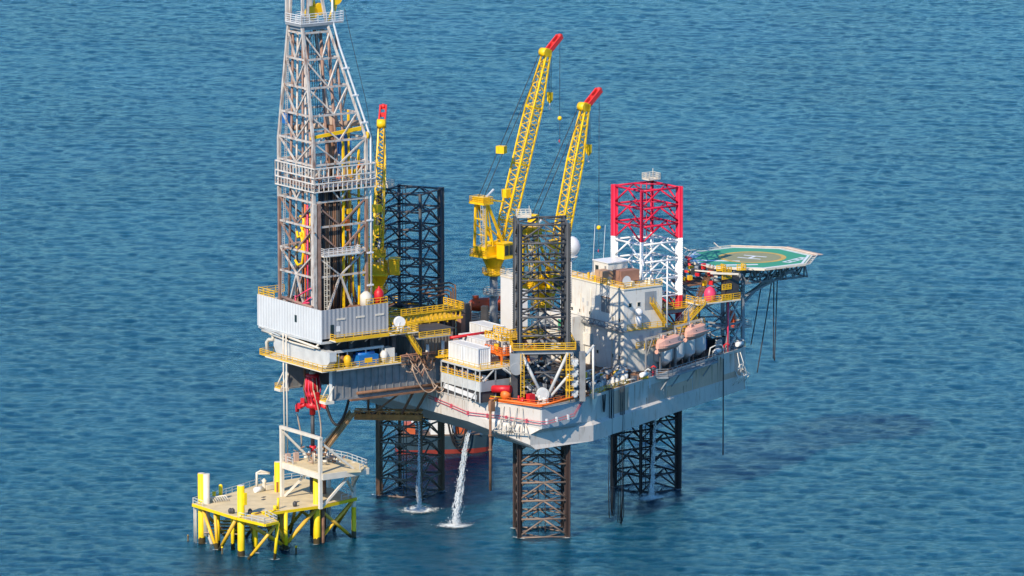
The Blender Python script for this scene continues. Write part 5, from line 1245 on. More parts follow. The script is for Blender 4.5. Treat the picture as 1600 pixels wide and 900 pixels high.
g = MB(); g.bar((M0 + .1, -20, 26.4), (M0 + .1, -9.4, 27.0), .12, .9); g.build('slung_panel', 'clean_white', pm)
r5 = random.Random(21)
for k in range(34):
    b = MB0 + .6 + k * (MB1 - MB0 - 1.2) / 34; h_ = r5.uniform(.7, 1.9)
    g = MB(); g.cbox((M0 + r5.uniform(.6, 2.2), b, 28.2 + h_ * .5 + .6), (.6, r5.uniform(.3, .8), h_), r5.uniform(0, 1)); g.cyl((M0 + .9, b, 29.9), (M0 + .9, b + .6, 30.2 + r5.uniform(-.4, .5)), .12, n=6)
    g.build('machine_box', r5.choice(['rusty_steel', 'grey_steel', 'hose_tan', 'blue_paint', 'brown_box', 'white_paint', 'dark_steel', 'net_pink']), pm)
def container(a, b, z, L_, W_, H_, rot, label, m='container_white'):
    t = thing('shipping_container', label, 'container', a, b, z, 'white containers on the aft module', rot=rot)
    MB().box(-L_ / 2, L_ / 2, -W_ / 2, W_ / 2, .1, H_).build('box_shell', m, t)
    g = MB()
    for x in (-L_ / 2, L_ / 2):
        for y in (-W_ / 2, W_ / 2): g.box(x - .09, x + .09, y - .09, y + .09, 0, H_ + .06)
    for y in (-W_ / 2, W_ / 2): g.bar((-L_ / 2, y, H_), (L_ / 2, y, H_), .16); g.bar((-L_ / 2, y, .12), (L_ / 2, y, .12), .16)
    for x in (-L_ / 2, L_ / 2): g.bar((x, -W_ / 2, H_), (x, W_ / 2, H_), .16); g.bar((x, -W_ / 2, .12), (x, W_ / 2, .12), .16)
    g.build('corner_frame', 'clean_white', t)
    MB().box(-L_ / 2 - .05, -L_ / 2 - .01, -.7, .7, .4, H_ - .3).build('door', 'wall_white', t)
    MB().bar((-L_ / 2 - .1, .1, .4), (-L_ / 2 - .1, .1, H_ - .2), .06).build('door_bar', 'grey_steel', t)
    return t
container(-10.9, -14.2, 31.78, 2.6, 9.4, 3.3, 0, 'largest smooth white container, nearest on the aft module roof')
container(-5.6, -9.4, 31.78, 2.8, 8.6, 3.5, 0, 'white ribbed container in the middle of the three on the aft module')
container(.4, -3.6, 32.3, 3.0, 7.0, 3.8, 0, 'farthest white container, behind the other two on the aft deck')
MB().box(-.6, 4.2, -9, -1.4, 31.78, 32.28).build('upper_deck', 'rusty_steel', pm)
g = MB(); g.cyl((-10.0, -10.6, 31.8), (-10.0, -10.6, 33.3), .55, n=14); single(g, 'red_drum', 'red_paint', 'red drum beside the left end of the nearest container', 'drum', -10, -10.6, 31.8)
# orange framed platform to the right of the containers
of = thing('orange_platform', 'orange framed platform with yellow rails between the containers and the nearest leg', 'platform', -3, -18, DZ)
MB().box(-7.8, 1.5, -20.0, -14.5, 33.4, 33.65).build('deck_frame', 'orange_paint', of)
for a in (-7.6, -4.6, -1.6, 1.2):
    for b in (-19.8, -14.8): MB().bar((a, b, 31.8), (a, b, 33.4), .3).build('post', 'orange_paint', of)
MB().box(-7.8, 1.5, -20.1, -14.5, 31.5, 31.78).build('lower_deck', 'wh_cream', of)
for z in (33.65, 36.2): MB().rail([(-7.7, -14.6, z), (-7.7, -19.9, z), (1.4, -19.9, z)], t=.13, h=1.25, gap=1.1).build('railing', 'orange_paint' if z < 34 else 'rail_yellow', of)
MB().box(-4, 2.5, -17.5, -12, 36.0, 36.2).build('upper_deck', 'wh_cream', of)
MB().rail([(-4, -12, 36.2), (-4, -17.4, 36.2), (2.4, -17.4, 36.2)], t=.13, h=1.4, gap=1).build('railing', 'rail_yellow', of)
for k in range(12):
    a, b = r5.uniform(-7, 1), r5.uniform(-19.4, -13); h_ = r5.uniform(.8, 2)
    MB().cbox((a, b, 33.7 + h_ / 2), (r5.uniform(.4, 1), r5.uniform(.4, 1), h_), r5.uniform(0, 3)).build('machine_box', r5.choice(['wh_cream', 'rail_yellow', 'blue_paint', 'white_paint', 'grey_steel', 'rail_yellow']), of)
MB().cyl((-6.2, -20.6, 27), (-6.2, -20.6, 35.4), .16).build('vent_pipe', 'white_paint', of)
# pile of yellow gratings and small clutter on the aft deck between cantilever and module
for k in range(9):
    a, b = -12.2 + r5.uniform(0, 6), -9.2 + r5.uniform(-.8, .8)
    MB().cbox((a, b, 32.5 + .12 * k), (r5.uniform(1, 2.6), .9, .12), r5.uniform(0, 3)).build('grating', r5.choice(['crane_yellow', 'rail_yellow', 'orange_paint']), pm)

# ================================================================ blowout preventer, riser, hoses
DA, DB = -34.9, 1.6
bop = thing('blowout_preventer', 'bright red blowout preventer stack hanging under the cantilever', 'blowout preventer', DA, DB, 22)
MB().lathe((DA, DB, 22.2), [(.55, 0), (.55, 1.2), (1.15, 1.3), (1.15, 2.0), (.8, 2.2), (.95, 2.6), (.95, 3.3), (1.3, 3.4), (1.3, 4.0), (1.0, 4.2), (1.15, 4.5), (1.4, 5.2), (1.4, 6.3), (1.1, 6.8), (1.25, 7.0), (1.25, 7.5), (.5, 7.6)], 20).build('annular_body', 'red_paint', bop)
for z, L_ in ((23.9, 2.0), (25.1, 1.9), (26.1, 1.7)):
    g = MB(); g.cyl((DA - .2, DB - L_, z), (DA + .2, DB + L_, z), .42, n=12); g.cbox((DA - .2, DB - L_, z), (.9, .5, 1.0)); g.cbox((DA + .2, DB + L_, z), (.9, .5, 1.0)); g.build('ram_bonnet', 'red_paint', bop)
g = MB(); g.cyl((DA - .8, DB + 1.2, 23.9), (DA - 1.2, DB + 3.4, 23.0), .32, n=12); g.cbox((DA - 1.1, DB + 2.7, 23.5), (.8, .9, 1.0), .4); g.cbox((DA - 1.0, DB + 1.8, 24.6), (.7, .7, .9), .9); g.cyl((DA - 1.2, DB + 3.3, 22.3), (DA - 1.2, DB + 3.3, 23.6), .35); g.build('choke_valve', 'red_paint', bop)
g = MB(); g.cyl((DA + .8, DB - 1.2, 24.2), (DA + 1.0, DB - 3.2, 23.9), .4, n=12); g.build('choke_valve', 'tip_red', bop)
for k in range(12):
    t = 2 * math.pi * k / 12; MB().tube([(DA + 1.3 * math.cos(t), DB + 1.3 * math.sin(t), 29.2), (DA + 1.6 * math.cos(t), DB + 1.7 * math.sin(t), 27), (DA + 1.2 * math.cos(t + .5), DB + 1.4 * math.sin(t + .5), 24.5)], .1, 5).build('control_line', r5.choice(['hose_tan', 'rusty_steel', 'pink_red']), bop)
g = MB(); g.cyl((DA, DB, 29.6), (DA, DB, 36), .42, n=12); g.cyl((DA, DB, 29.2), (DA, DB, 30.2), .62, n=12); g.build('riser', 'hose_tan', bop)
MB().cyl((DA - .6, DB + 1.7, 29), (DA - .6, DB + 1.7, 34), .2).build('guide_pipe', 'rusty_steel', bop)
MB().cyl((DA, DB, 16.2), (DA, DB, 22.3), .36, n=12).build('casing', 'dark_steel', bop)
MB().cyl((DA, DB, 14.9), (DA, DB, 16.4), .6, n=14).build('wellhead_connector', 'red_paint', bop)
def catenary(name, m, r_, p, q_, dip, lab, cat, group=None, n=16, side_=(0, 0)):
    pts = []
    for i in range(n + 1):
        t = i / n; k = 4 * t * (1 - t)
        pts.append((p[0] + (q_[0] - p[0]) * t + side_[0] * k, p[1] + (q_[1] - p[1]) * t + side_[1] * k, p[2] + (q_[2] - p[2]) * t - dip * k))
    g = MB().tube(pts, r_, 7)
    return single(g, name, m, lab, cat, p[0], p[1], p[2], group) if lab else g
catenary('kill_hose', 'black_rubber', .26, (DA + 1.0, DB - 3.0, 24.4), (-32.2, -6.6, 26.4), 4.4, 'thick black hose looping from the red preventer to the cantilever', 'hose')
catenary('control_hose', 'hose_tan', .13, (DA - .8, DB - 1.6, 27), (DA - 1.2, DB + .2, 15), 2.6, 'tan hose hanging beside the right of the red preventer', 'hose', side_=(1.0, -2.0))
catenary('control_hose', 'hose_tan', .13, (DA - 1.5, DB + 3, 22), (DA - 1.4, DB + 4.2, 15), 2.2, 'tan hose hanging from the lower left of the red preventer', 'hose', side_=(.4, -1.4))
catenary('long_hose', 'rope', .12, side(48.6, 25.0, .7), side(48.6, 6.4, .75), 0, 'single long black hose hanging down the starboard side near the bow', 'hose')
# bundle of black hoses over the starboard side
def hosebundle(s0, n, zb, lab, dx=0):
    a, b, _ = side(s0, 0, .6); t = thing('hose_bundle', lab, 'hoses', a, b, DZ, 'bundles of black hoses over the starboard side')
    for k in range(n):
        s = s0 + (k - n / 2) * .34 + r5.uniform(-.1, .1); o = .45 + .12 * (k % 3); zz = zb + r5.uniform(-1.5, 3)
        p0 = side(s, 25.9, -.5); p1 = side(s, 26.0, o); pts = [p0, p1]
        for j in range(1, 8): pts.append(side(s + dx * (j / 7) ** 2 * 2 + math.sin(j + k) * .08, 26 + (zz - 26) * j / 7, o + .05 * math.sin(j * 2 + k)))
        if k % 2: pts += [side(s + dx * 2 + .5, zz - .8, o), side(s + dx * 2 + 1.0, zz + .2, o), side(s + dx * 2 + .9, zz + 6, o)]
        MB().tube(pts, .075, 6).build('hose', 'black_rubber', t)
    return t
hosebundle(6.9, 5, 3.0, 'left bundle of black hoses hanging from the rail near the quarters')
hosebundle(11.0, 5, .8, 'right bundle of black hoses reaching the water in front of the far leg', -.4)
catenary('coiled_hose', 'black_rubber', .14, side(3.9, 25.3, .35), side(4.7, 25.3, .35), 3.2, 'short loop of black hose on the rail near the aft shoulder', 'hose')
# hoses hanging from the helideck
for p, q_, lab in (((66.6, -3.0, 37.6), (62.2, -4.4, 20.5), 'black rope slanting from under the helideck down to the bow corner'), ((64.2, -3.0, 37.6), (61.0, -4.0, 26.0), 'shorter black rope slanting from under the helideck to the bow rail'), ((66.2, -4.2, 37.9), (66.2, -4.2, 22.8), 'black hose hanging straight down under the helideck'), ((67.2, -4.0, 38.2), (66.4, -4.3, 22.4), 'second black hose hanging close beside the straight one')):
    catenary('hanging_rope', 'rope', .11, p, q_, 0.3, lab, 'rope', 'ropes and hoses under the helideck')
g = MB(); g.cyl((-12.6, -23.4, 26.3), (-12.6, -23.4, 9.6), .26, n=10); g.cyl((-12.6, -23.4, 19.6), (-12.6, -23.4, 20.0), .38); g.cyl((-12.6, -23.4, 17), (-12.6, -23.4, 17.3), .38); g.cbox((-12.3, -23.4, 25.2), (.9, .9, 1.8)); g.cyl((-12.6, -23.4, 26.3), (-10, -22.6, 26.4), .2)
single(g, 'sea_water_pipe', 'rusty_steel', 'brown pump pipe hanging straight down from the aft edge of the hull', 'pipe', -12.6, -23.4, 26.3)

# ================================================================ hanging walkway (gangway) to the wellhead platform
gw = thing('gangway', 'rusty orange walkway truss slung under the cantilever with a stair down to the wellhead platform', 'gangway', -21, 4, 20)
mat('stair_tan', (0.50, 0.30, 0.14), 0.7, 0, 0.2, 0.4, (0.2, 0.09, 0.04))
mat('rust_orange', (0.42, 0.17, 0.04), 0.7, 0, 0.3, 0.5, (0.14, 0.05, 0.03))
P0, P1 = Vector((-23.0, 5.6, 19.6)), Vector((-13.5, -2.6, 19.6)); dv = (P1 - P0).normalized(); nv = Vector((-dv.y, dv.x, 0))
g = MB()
for sg in (-1, 1):
    for z in (0, 1.5): g.bar(P0 + nv * sg + Vector((0, 0, z)), P1 + nv * sg + Vector((0, 0, z)), .28)
    g.lace(P0 + nv * sg, P1 + nv * sg, P0 + nv * sg + Vector((0, 0, 1.5)), P1 + nv * sg + Vector((0, 0, 1.5)), 7, .16)
g.build('truss', 'rust_orange', gw)
g = MB()
for sg in (-1, 1): g.bar(P0 + nv * sg * .95 + Vector((0, 0, .45)), P1 + nv * sg * .95 + Vector((0, 0, .45)), .06, .9)
g.build('kick_plate', 'rust_orange', gw)
g = MB(); c = [P0 + nv, P0 - nv, P1 - nv, P1 + nv]; g.prism([(p_.x, p_.y) for p_ in c], 19.5, 19.75); g.build('deck_plate', 'rusty_steel', gw)
for k in range(9):
    q_ = P0.lerp(P1, k / 9 + .05); MB().cbox((q_.x, q_.y, 20.3), (r5.uniform(.4, 1.2), .5, r5.uniform(.5, 1.2)), r5.uniform(0, 3)).build('fitting', r5.choice(['rusty_steel', 'dark_steel', 'brown_box', 'rust_orange']), gw)
MB().stairs((-31.6, 3.2, 14.6), (-23.6, 5.4, 20.6), 1.3, n=22).build('stair', 'stair_tan', gw)
g = MB()
for o in (-.65, .65):
    g.bar((-31.6 - o * .27, 3.2 + o, 14.9), (-23.6 - o * .27, 5.4 + o, 20.9), .12, .55)
g.bar((-31.6, 3.2, 14.55), (-23.6, 5.4, 20.55), 1.2, .08); g.build('stair_stringer', 'stair_tan', gw)

# ================================================================ wellhead platform
wp = thing('wellhead_platform', 'small yellow wellhead platform with a flat tan deck, standing in front of the rig', 'wellhead platform', -45, 1, 0)
poly = [(-57.8, 6.5), (-57.6, -8.3), (-55.6, -7.9), (-53.6, -8.0), (-39.5, -8.0), (-30.3, -5.6), (-28.6, 10.4), (-29.0, 15.0), (-38, 14.6), (-45, 11.4)]
MB().prism(poly, 7.0, 7.45).build('deck_plate', 'wh_deck', wp)
g = MB()
for i in range(len(poly)):
    if i in (5, 6): continue
    p_, q_ = poly[i], poly[(i + 1) % len(poly)]; g.bar((*p_, 7.15), (*q_, 7.15), .35, .5)
g.build('edge_beam', 'wh_yellow', wp)
MB().bar((-39.5, -8.0, 7.1), (-30.2, -5.6, 7.1), .5, .6).build('edge_beam', 'wh_yellow', wp)
g = MB(); g.prism([(-57.4, -8.4), (-56.4, -15.8), (-53.2, -15.0), (-52.0, -8.2)], 7.0, 7.3); g.build('boat_landing', 'wh_deck', wp)
g = MB()
bl = [(-57.4, -8.4), (-56.4, -15.8), (-53.2, -15.0), (-52.0, -8.2)]
for i in range(3): g.bar((*bl[i], 7.1), (*bl[i + 1], 7.1), .4, .45)
g.build('edge_beam', 'wh_yellow', wp)
piles = [(-56.4, 5.7), (-56.4, -7.7), (-39.4, -6.6), (-39.3, 6.6)]
for i, (a, b) in enumerate(piles):
    n_ = MB().cyl((a, b, -8), (a, b, 13.0), .66, n=20).build('pile', 'pile_yellow', wp)
    MB().cyl((a, b, 13.0), (a, b, 13.06), .6, n=20).build('pile_cap', 'wh_cream', wp)
    if i == 0:
        MB().cyl((a + .5, b - .9, 1.5), (a + .5, b - .9, 13.0), .6, n=18).build('pile', 'wh_cream', wp); MB().tube([(a + .5, b - 1.2, 6.5), (a + .6, b - 1.2, 2), (a + 1.2, b - 1.4, .2), (a + 1.8, b - 1.6, -2)], .35, 10).build('pile', 'wh_cream', wp)
    MB().cbox((a + .5, b - .6, 10.6), (.6, .4, 2.2)).build('pile_bracket', 'pile_yellow', wp)
MB().box(-39.9, -38.9, 6.0, 6.9, 7.5, 9.4).build('rusty_collar', 'rust_orange', wp)
def brace(p, q_, r_=.3, m='brace_yellow'): MB().cyl(p, q_, r_, n=10).build('brace', m, wp)
# stern row V, starboard row braces
brace((-57.0, 4.6, 7), (-57.0, -.6, -.5), .3); brace((-57, .2, 7), (-57, -.6, -.5), .3); brace((-57.0, -7.0, 6.8), (-57.0, -1.0, -.3), .34)
brace((-56, -7.6, 6.6), (-46.3, -7.6, .2), .36); brace((-50.0, -7.6, 7), (-46, -7.6, -.5), .28); brace((-39.8, -6.9, 6.6), (-47.6, -7.4, .1), .38)
brace((-53.0, -14.6, 6.9), (-57.0, -11, .1), .3); brace((-53, -14.8, 7.0), (-53, -13.4, -1), .3, 'pile_yellow'); brace((-47, -8.0, 7.0), (-47, -8.0, -1), .36, 'pile_yellow')
for a, b, r_ in ((-52.6, -6.6, .4), (-54.6, -2, .35), (-50.8, -3.5, .45), (-55.6, 1.6, .5), (-44, -2, .35), (-47, 3, .4), (-42.6, 4.2, .45), (-49, 6, .4)): brace((a, b, 7), (a, b, -1), r_, 'pile_yellow' if a < -50 else 'brace_yellow')
brace((-47, 3, 6.8), (-42, 5, .5)); brace((-41, 5, 6.8), (-47, 5.6, 0)); brace((-43, -5, 6.8), (-39, 3, .3)); brace((-39.4, -6.4, 6.9), (-31.6, -6.1, .3), .32); brace((-30.8, -5.5, 6.9), (-39.2, -6.2, 0), .32); brace((-38.8, 6, 6.9), (-31, 5, .2), .3); brace((-31, 5.5, 6.9), (-38, 6, 0), .3)
brace((-30.6, -5.3, 6.9), (-30.2, 2, 0), .3)
brace((-56.6, 5.4, 6.6), (-51, 5.8, .4), .3); brace((-57.2, 7.0, 7.0), (-57.2, 7.0, -.5), .1, 'wh_cream'); brace((-57.2, 6.4, 7.0), (-57.2, 6.4, -.5), .1, 'wh_cream')
MB().cyl((-30.5, -5.3, -6), (-30.5, -5.3, 14), .42, n=14).build('pile', 'wh_cream', wp)
MB().cyl((-30.5, -5.3, -6), (-30.5, -5.3, 5.6), .43, n=14).build('pile', 'pile_yellow', wp)
MB().cyl((-29.6, 4.4, -6), (-29.6, 4.4, 14), .4, n=14).build('pile', 'wh_cream', wp)
MB().cyl((-33.4, .4, -6), (-33.4, .4, 14), .55, n=14).build('conductor_pipe', 'rusty_steel', wp)
MB().cyl((-35.2, 1.4, -6), (-35.2, 1.4, 14), .45, n=14).build('conductor_pipe', 'dark_steel', wp)
MB().cyl((-38.2, -6.6, -6), (-38.2, -6.6, 7), .45, n=14).build('conductor_pipe', 'rusty_steel', wp)
for k in range(10):
    z = 2.2 + .5 * (k % 5); MB().cyl((-56.6 + k * .5, 4.6, z), (-52 + k, -1.6, z + .2), .12, n=6).build('under_pipe', r5.choice(['hose_tan', 'rail_yellow', 'rusty_steel']), wp)
# rails
for pts in ([(-57.7, 6.6, 7.45), (-57.7, 3.2, 7.45)], [(-57.7, 6.5, 7.45), (-53.7, 7.9, 7.45), (-45, 11.3, 7.45), (-38, 14.5, 7.45)], [(-35, 14.8, 7.45), (-29.0, 14.9, 7.45), (-28.6, 10.4, 7.45)], [(-57.4, -8.6, 7.3), (-56.4, -15.6, 7.3), (-53.3, -14.9, 7.3), (-52.4, -9.6, 7.3)], [(-34, -6.5, 7.45), (-30.3, -5.5, 7.45), (-29.6, 0, 7.45)]):
    MB().rail(pts, t=.09, h=1.05, mids=1, toe=False).build('railing', 'light_steel', wp)
# fittings on the lower deck
for a, b, z, m in ((-53.4, 6.2, 1.6, 'wh_yellow'), (-47.6, -6.4, 1.9, 'wh_yellow'), (-48.4, -6.6, .6, 'wh_yellow')): MB().cyl((a, b, 7.4), (a, b, 7.6 + z), .33 if z < 1.7 else .22, n=12).build('bollard', m, wp)
g = MB(); g.cyl((-51.6, 6.8, 7.5), (-51.6, 6.8, 9.9), .36, n=14); g.ball((-51.6, 6.8, 9.9), .36); g.build('bollard', 'wh_yellow', wp)
for k in range(7): MB().tube([(-55.2 + k * .5, 6.0, 7.45), (-55.2 + k * .5, 6.0, 8.3), (-54.6 + k * .5, 5.2, 8.4), (-54.2 + k * .5, 4.6, 7.5)], .12, 6).build('pipe', 'wh_cream', wp)
for a, b in ((-56.6, -5.2), (-54.2, -7.3), (-44.0, -6.4), (-56.9, -4.9)): MB().lathe((a, b, 7.45), [(.3, 0), (.4, .3), (.4, .7), (.15, 1.0)], 12).build('valve', 'dark_steel', wp)
g = MB(); g.cyl((-43.2, 8.3, 7.9), (-41.5, 8.6, 7.9), .5, n=14); g.build('small_tank', 'clean_white', wp)
g = MB(); g.tube([(-42, 9.6, 7.5), (-42, 9.6, 10.8), (-41.4, 9.3, 11.1), (-39.8, 8.6, 10.6)], .22, 8); g.add([(-42.2, 9.9, 10.6), (-39.8, 9.5, 10.5), (-39.9, 8.3, 10.5), (-42, 8.8, 10.6), (-41, 9.2, 11.0)], [(0, 1, 4), (1, 2, 4), (2, 3, 4), (3, 0, 4), (3, 2, 1, 0)]); g.build('davit', 'wh_cream', wp)
g = MB(); g.lathe((-40.8, 9, 7.5), [(.3, 0), (.5, .6), (.3, 1.4), (.5, 1.8), (.1, 2.2)], 12); g.cbox((-39.8, 8.8, 8), (1.6, .8, .9)); g.build('pump', 'wh_cream', wp)
for k in range(7): MB().cyl((-54.4 + k * .8, -7.4 - (k % 2) * .6, 7.5), (-53.2 + k * .8, -8.0, 7.7), .12, n=6).build('loose_pipe', r5.choice(['wh_yellow', 'rusty_steel', 'wh_yellow']), wp)
for a, b in ((-46.8, 6.2), (-44.2, 3.8), (-41.4, -3.2), (-45.4, 2.0)): MB().cbox((a, b, 7.48), (1.0, .5, .06), .5).build('deck_hatch', 'dark_steel', wp)
# upper deck
UA0, UA1, UB0, UB1 = -41.0, -31.0, -11.0, 2.8
MB().box(UA0, UA1, UB0, UB1, 13.6, 14.0).build('upper_deck', 'wh_deck', wp)
g = MB()
for p_, q_ in (((UA0, UB0), (UA0, UB1)), ((UA0, UB0), (UA1, UB0)), ((UA1, UB0), (UA1, UB1)), ((UA0, UB1), (UA1, UB1))): g.bar((*p_, 13.3), (*q_, 13.3), .4, 1.1)
g.build('edge_beam', 'wh_cream', wp)
MB().prism([(-36, -11.1), (-33.4, -12.2), (-30.3, -9.6), (-29.6, -2), (-30.6, 1)], 13.55, 13.9).build('upper_deck', 'wh_deck', wp)
MB().rail([(-33.6, -12.1, 13.95), (-30.4, -9.6, 13.95), (-29.7, -2, 13.95), (-30.6, 2.6, 13.95)], t=.1, h=1.1, mids=1, toe=False).build('railing', 'light_steel', wp)
MB().rail([(UA0, UB1, 14), (-36, UB1, 14)], t=.1, h=1.1, mids=1, toe=False).build('railing', 'light_steel', wp)
MB().rail([(UA0 + .1, UB1, 14), (UA0 + .1, -1, 14)], t=.1, h=1.1, mids=1, toe=False).build('railing', 'light_steel', wp)
MB().bar((UA0 - .1, 2.4, 7.4), (UA0 - .1, 2.4, 20.4), .6).build('frame_post', 'wh_cream', wp)
MB().bar((UA0 - .2, -10.6, 7.4), (UA0 - .2, -10.6, 20.4), .6).build('frame_post', 'wh_cream', wp)
MB().bar((UA0 - .15, 2.7, 20.4), (UA0 - .15, -10.9, 20.4), .6, .55).build('frame_beam', 'wh_cream', wp)
for p_, q_ in (((UA0, 2.2, 19.6), (UA0 + 5.5, 1.6, 14)), ((UA0, -10.4, 19.6), (UA0 + 7, -10.6, 14)), ((UA0, 1.8, 7.6), (UA0 + 5, -1, 13.4)), ((UA0 + .4, -10.2, 7.6), (-34.5, -10.6, 13.2)), ((-30.8, -5.5, 8.6), (-36, -10.5, 13.2)), ((-30.8, -5.3, 9.4), (-32.6, -10.6, 13.2))): MB().bar(p_, q_, .4).build('brace', 'wh_cream', wp)
xm = MB(); 
for k in range(46):
    a, b = r5.uniform(-38.2, -32.2), r5.uniform(-5.6, 1.4); z = 14 + r5.uniform(.1, 2.6)
    g = MB(); kind = k % 3
    if kind == 0: g.cyl((a, b, z), (a + r5.uniform(-1, 1), b + r5.uniform(-1, 1), z + r5.uniform(-.3, .6)), .15, n=6)
    elif kind == 1: g.lathe((a, b, z - .4), [(.2, 0), (.42, .1), (.42, .35), (.2, .45)], 10)
    else: g.cyl((a, b, 14), (a, b, z), .14, n=6)
    g.build('wellhead_valve', r5.choice(['wh_cream', 'wh_cream', 'derrick_rust', 'hose_tan', 'rusty_steel', 'light_steel']), wp)
for b in (-1.2, .6): MB().cbox((UA0 + 1.6 + b, 1.2, 14.8), (.9, .6, 1.6)).build('control_panel', 'net_pink', wp)
g = MB(); g.cyl((-57.4, 8.9, -3), (-57.4, 8.9, 1.1), .16, n=8); single(g, 'marker_post', 'pile_yellow', 'short yellow post sticking out of the water left of the wellhead platform', 'post', -57.4, 8.9, 0)
g = MB(); g.cyl((-58.1, -3.9, -3), (-58.1, -3.9, 1.3), .18, n=8); single(g, 'marker_post', 'pile_yellow', 'short yellow post in the water just before the front pile', 'post', -58.1, -3.9, 0)
g = MB(); g.cyl((-47.0, -11.4, -3), (-47.0, -11.4, 1.4), .2, n=8); single(g, 'marker_post', 'pile_yellow', 'short yellow post in the water between the two nearest yellow piles', 'post', -47, -11.4, 0)

# ================================================================ supply ship behind, seen under the hull
mat('dull_orange', (0.50, 0.10, 0.03), 0.6, 0, 0.15, 0.3)
ship = bpy.data.objects.new('supply_ship', None); col.objects.link(ship); ship.location = (-13.5, 66, 0); ship.rotation_euler = (0, 0, R(6))
tag(ship, 'dark blue supply ship with red waterline lying behind the rig, seen under the hull', 'ship'); sh = Node(ship, (0, 0, 0))
def hullsecs(z0, z1, f0, f1, name, m):
    g = MB(); prof = [(-9.2, .72), (-8.6, .95), (-6, 1), (2, 1), (6, .82), (8.5, .5), (10.0, .12)]
    vs = []
    for z, f in ((z0, f0), (z1, f1)):
        ring = [(x * (1 if x < 0 else (1 + .04 * (f - 1) * 10)), y * 3.6 * f) for x, y in prof]
        ring = ring + [(x, -y) for x, y in reversed(ring)]
        vs += [(x, y, z) for x, y in ring]
    n = 14; g.add(vs, [tuple(range(n - 1, -1, -1)), tuple(range(n, 2 * n))] + [(i, (i + 1) % n, n + (i + 1) % n, n + i) for i in range(n)]); g.build(name, m, sh)
hullsecs(-1.5, .9, .88, .93, 'boot_top', 'boot_red'); hullsecs(.9, 3.6, .93, 1.04, 'ship_hull', 'ship_blue')
MB().box(-8.5, 7, -3.0, 3.0, 3.62, 3.75).build('ship_deck', 'deck_paint', sh)
MB().box(-2.6, 2.2, -2.4, 2.4, 3.75, 6.6).build('deckhouse', 'clean_white', sh); MB().box(-1.8, 1.2, -2.0, 2.0, 6.6, 9.2).build('wheelhouse', 'clean_white', sh)
MB().box(2.3, 4.6, -2.0, 2.2, 3.75, 5.4).build('orange_house', 'dull_orange', sh); MB().box(-7.4, -5.6, -2.0, 2.2, 3.75, 5.6).build('orange_house', 'dull_orange', sh)
for x in (-1.5, -.6, .3): MB().box(x, x + .6, -2.04, -2.01, 7.6, 8.6).build('window', 'glass', sh)
g = MB()
for k in range(6): g.bar((-6.2 + .05 * k, -1.6, 6 + 1.1 * k), (-5.6 + .05 * k, -1.6, 6.5 + 1.1 * k), .5, .5)
g.build('striped_mast', 'clean_white', sh)
for k in range(10): MB().cbox((r5.uniform(-8, 6), r5.uniform(-2.4, 2.4), 5 + r5.uniform(0, 3)), (r5.uniform(.4, 1.4), .8, r5.uniform(.4, 1.6)), r5.uniform(0, 3)).build('deck_gear', r5.choice(['orange_paint', 'rail_yellow', 'ship_blue', 'clean_white', 'blue_paint', 'black_rubber']), sh)
# fenders / hoses looped over the ship's side
for x0, x1, z0, dip in ((.2, 5.0, 5.4, 3.2), (.4, 4.8, 5.2, 2.4), (.5, 4.4, 5.4, 3.9), (.8, 4.2, 5.6, 1.6), (.9, 5.3, 5.6, 4.4)):
    pts = [(x0 + (x1 - x0) * i / 14, -4.3, z0 + 4.4 * abs(i / 7 - 1) ** 5 - dip * 4 * (i / 14) * (1 - i / 14)) for i in range(15)]
    MB().tube(pts, .13, 6).build('looped_hose', 'black_rubber', sh)

# ================================================================ water falling from the hull, and foam
wmat = bpy.data.materials.new('falling_water'); wmat.use_nodes = True; MATS['falling_water'] = wmat
N = wmat.node_tree.nodes; L = wmat.node_tree.links; p = N['Principled BSDF']
p.inputs['Base Color'].default_value = (.85, .9, .93, 1); p.inputs['Roughness'].default_value = .5
tc = N.new('ShaderNodeTexCoord'); mp = N.new('ShaderNodeMapping'); mp.inputs['Scale'].default_value = (3.6, 3.6, 1.1); no = N.new('ShaderNodeTexNoise'); no.inputs['Scale'].default_value = 1.6; no.inputs['Detail'].default_value = 6
L.new(tc.outputs['Object'], mp.inputs[0]); L.new(mp.outputs[0], no.inputs['Vector'])
mr = N.new('ShaderNodeMapRange'); mr.inputs[1].default_value = .36; mr.inputs[2].default_value = .66; mr.inputs[3].default_value = 0.0; mr.inputs[4].default_value = .7; L.new(no.outputs['Fac'], mr.inputs[0]); L.new(mr.outputs[0], p.inputs['Alpha'])
fmat = bpy.data.materials.new('sea_foam'); fmat.use_nodes = True; MATS['sea_foam'] = fmat
N = fmat.node_tree.nodes; L = fmat.node_tree.links; p = N['Principled BSDF']; p.inputs['Base Color'].default_value = (.8, .87, .88, 1); p.inputs['Roughness'].default_value = .6
tc = N.new('ShaderNodeTexCoord'); no = N.new('ShaderNodeTexNoise'); no.inputs['Scale'].default_value = 1.9; no.inputs['Detail'].default_value = 9; no.inputs['Roughness'].default_value = .7; L.new(tc.outputs['Object'], no.inputs['Vector'])
gr = N.new('ShaderNodeAttribute'); gr.attribute_name = 'dens'; 
ad = N.new('ShaderNodeMath'); ad.operation = 'ADD'; L.new(no.outputs['Fac'], ad.inputs[0]); L.new(gr.outputs['Fac'], ad.inputs[1])
mr = N.new('ShaderNodeMapRange'); mr.inputs[1].default_value = .64; mr.inputs[2].default_value = 1.0; L.new(ad.outputs[0], mr.inputs[0]); L.new(mr.outputs[0], p.inputs['Alpha'])
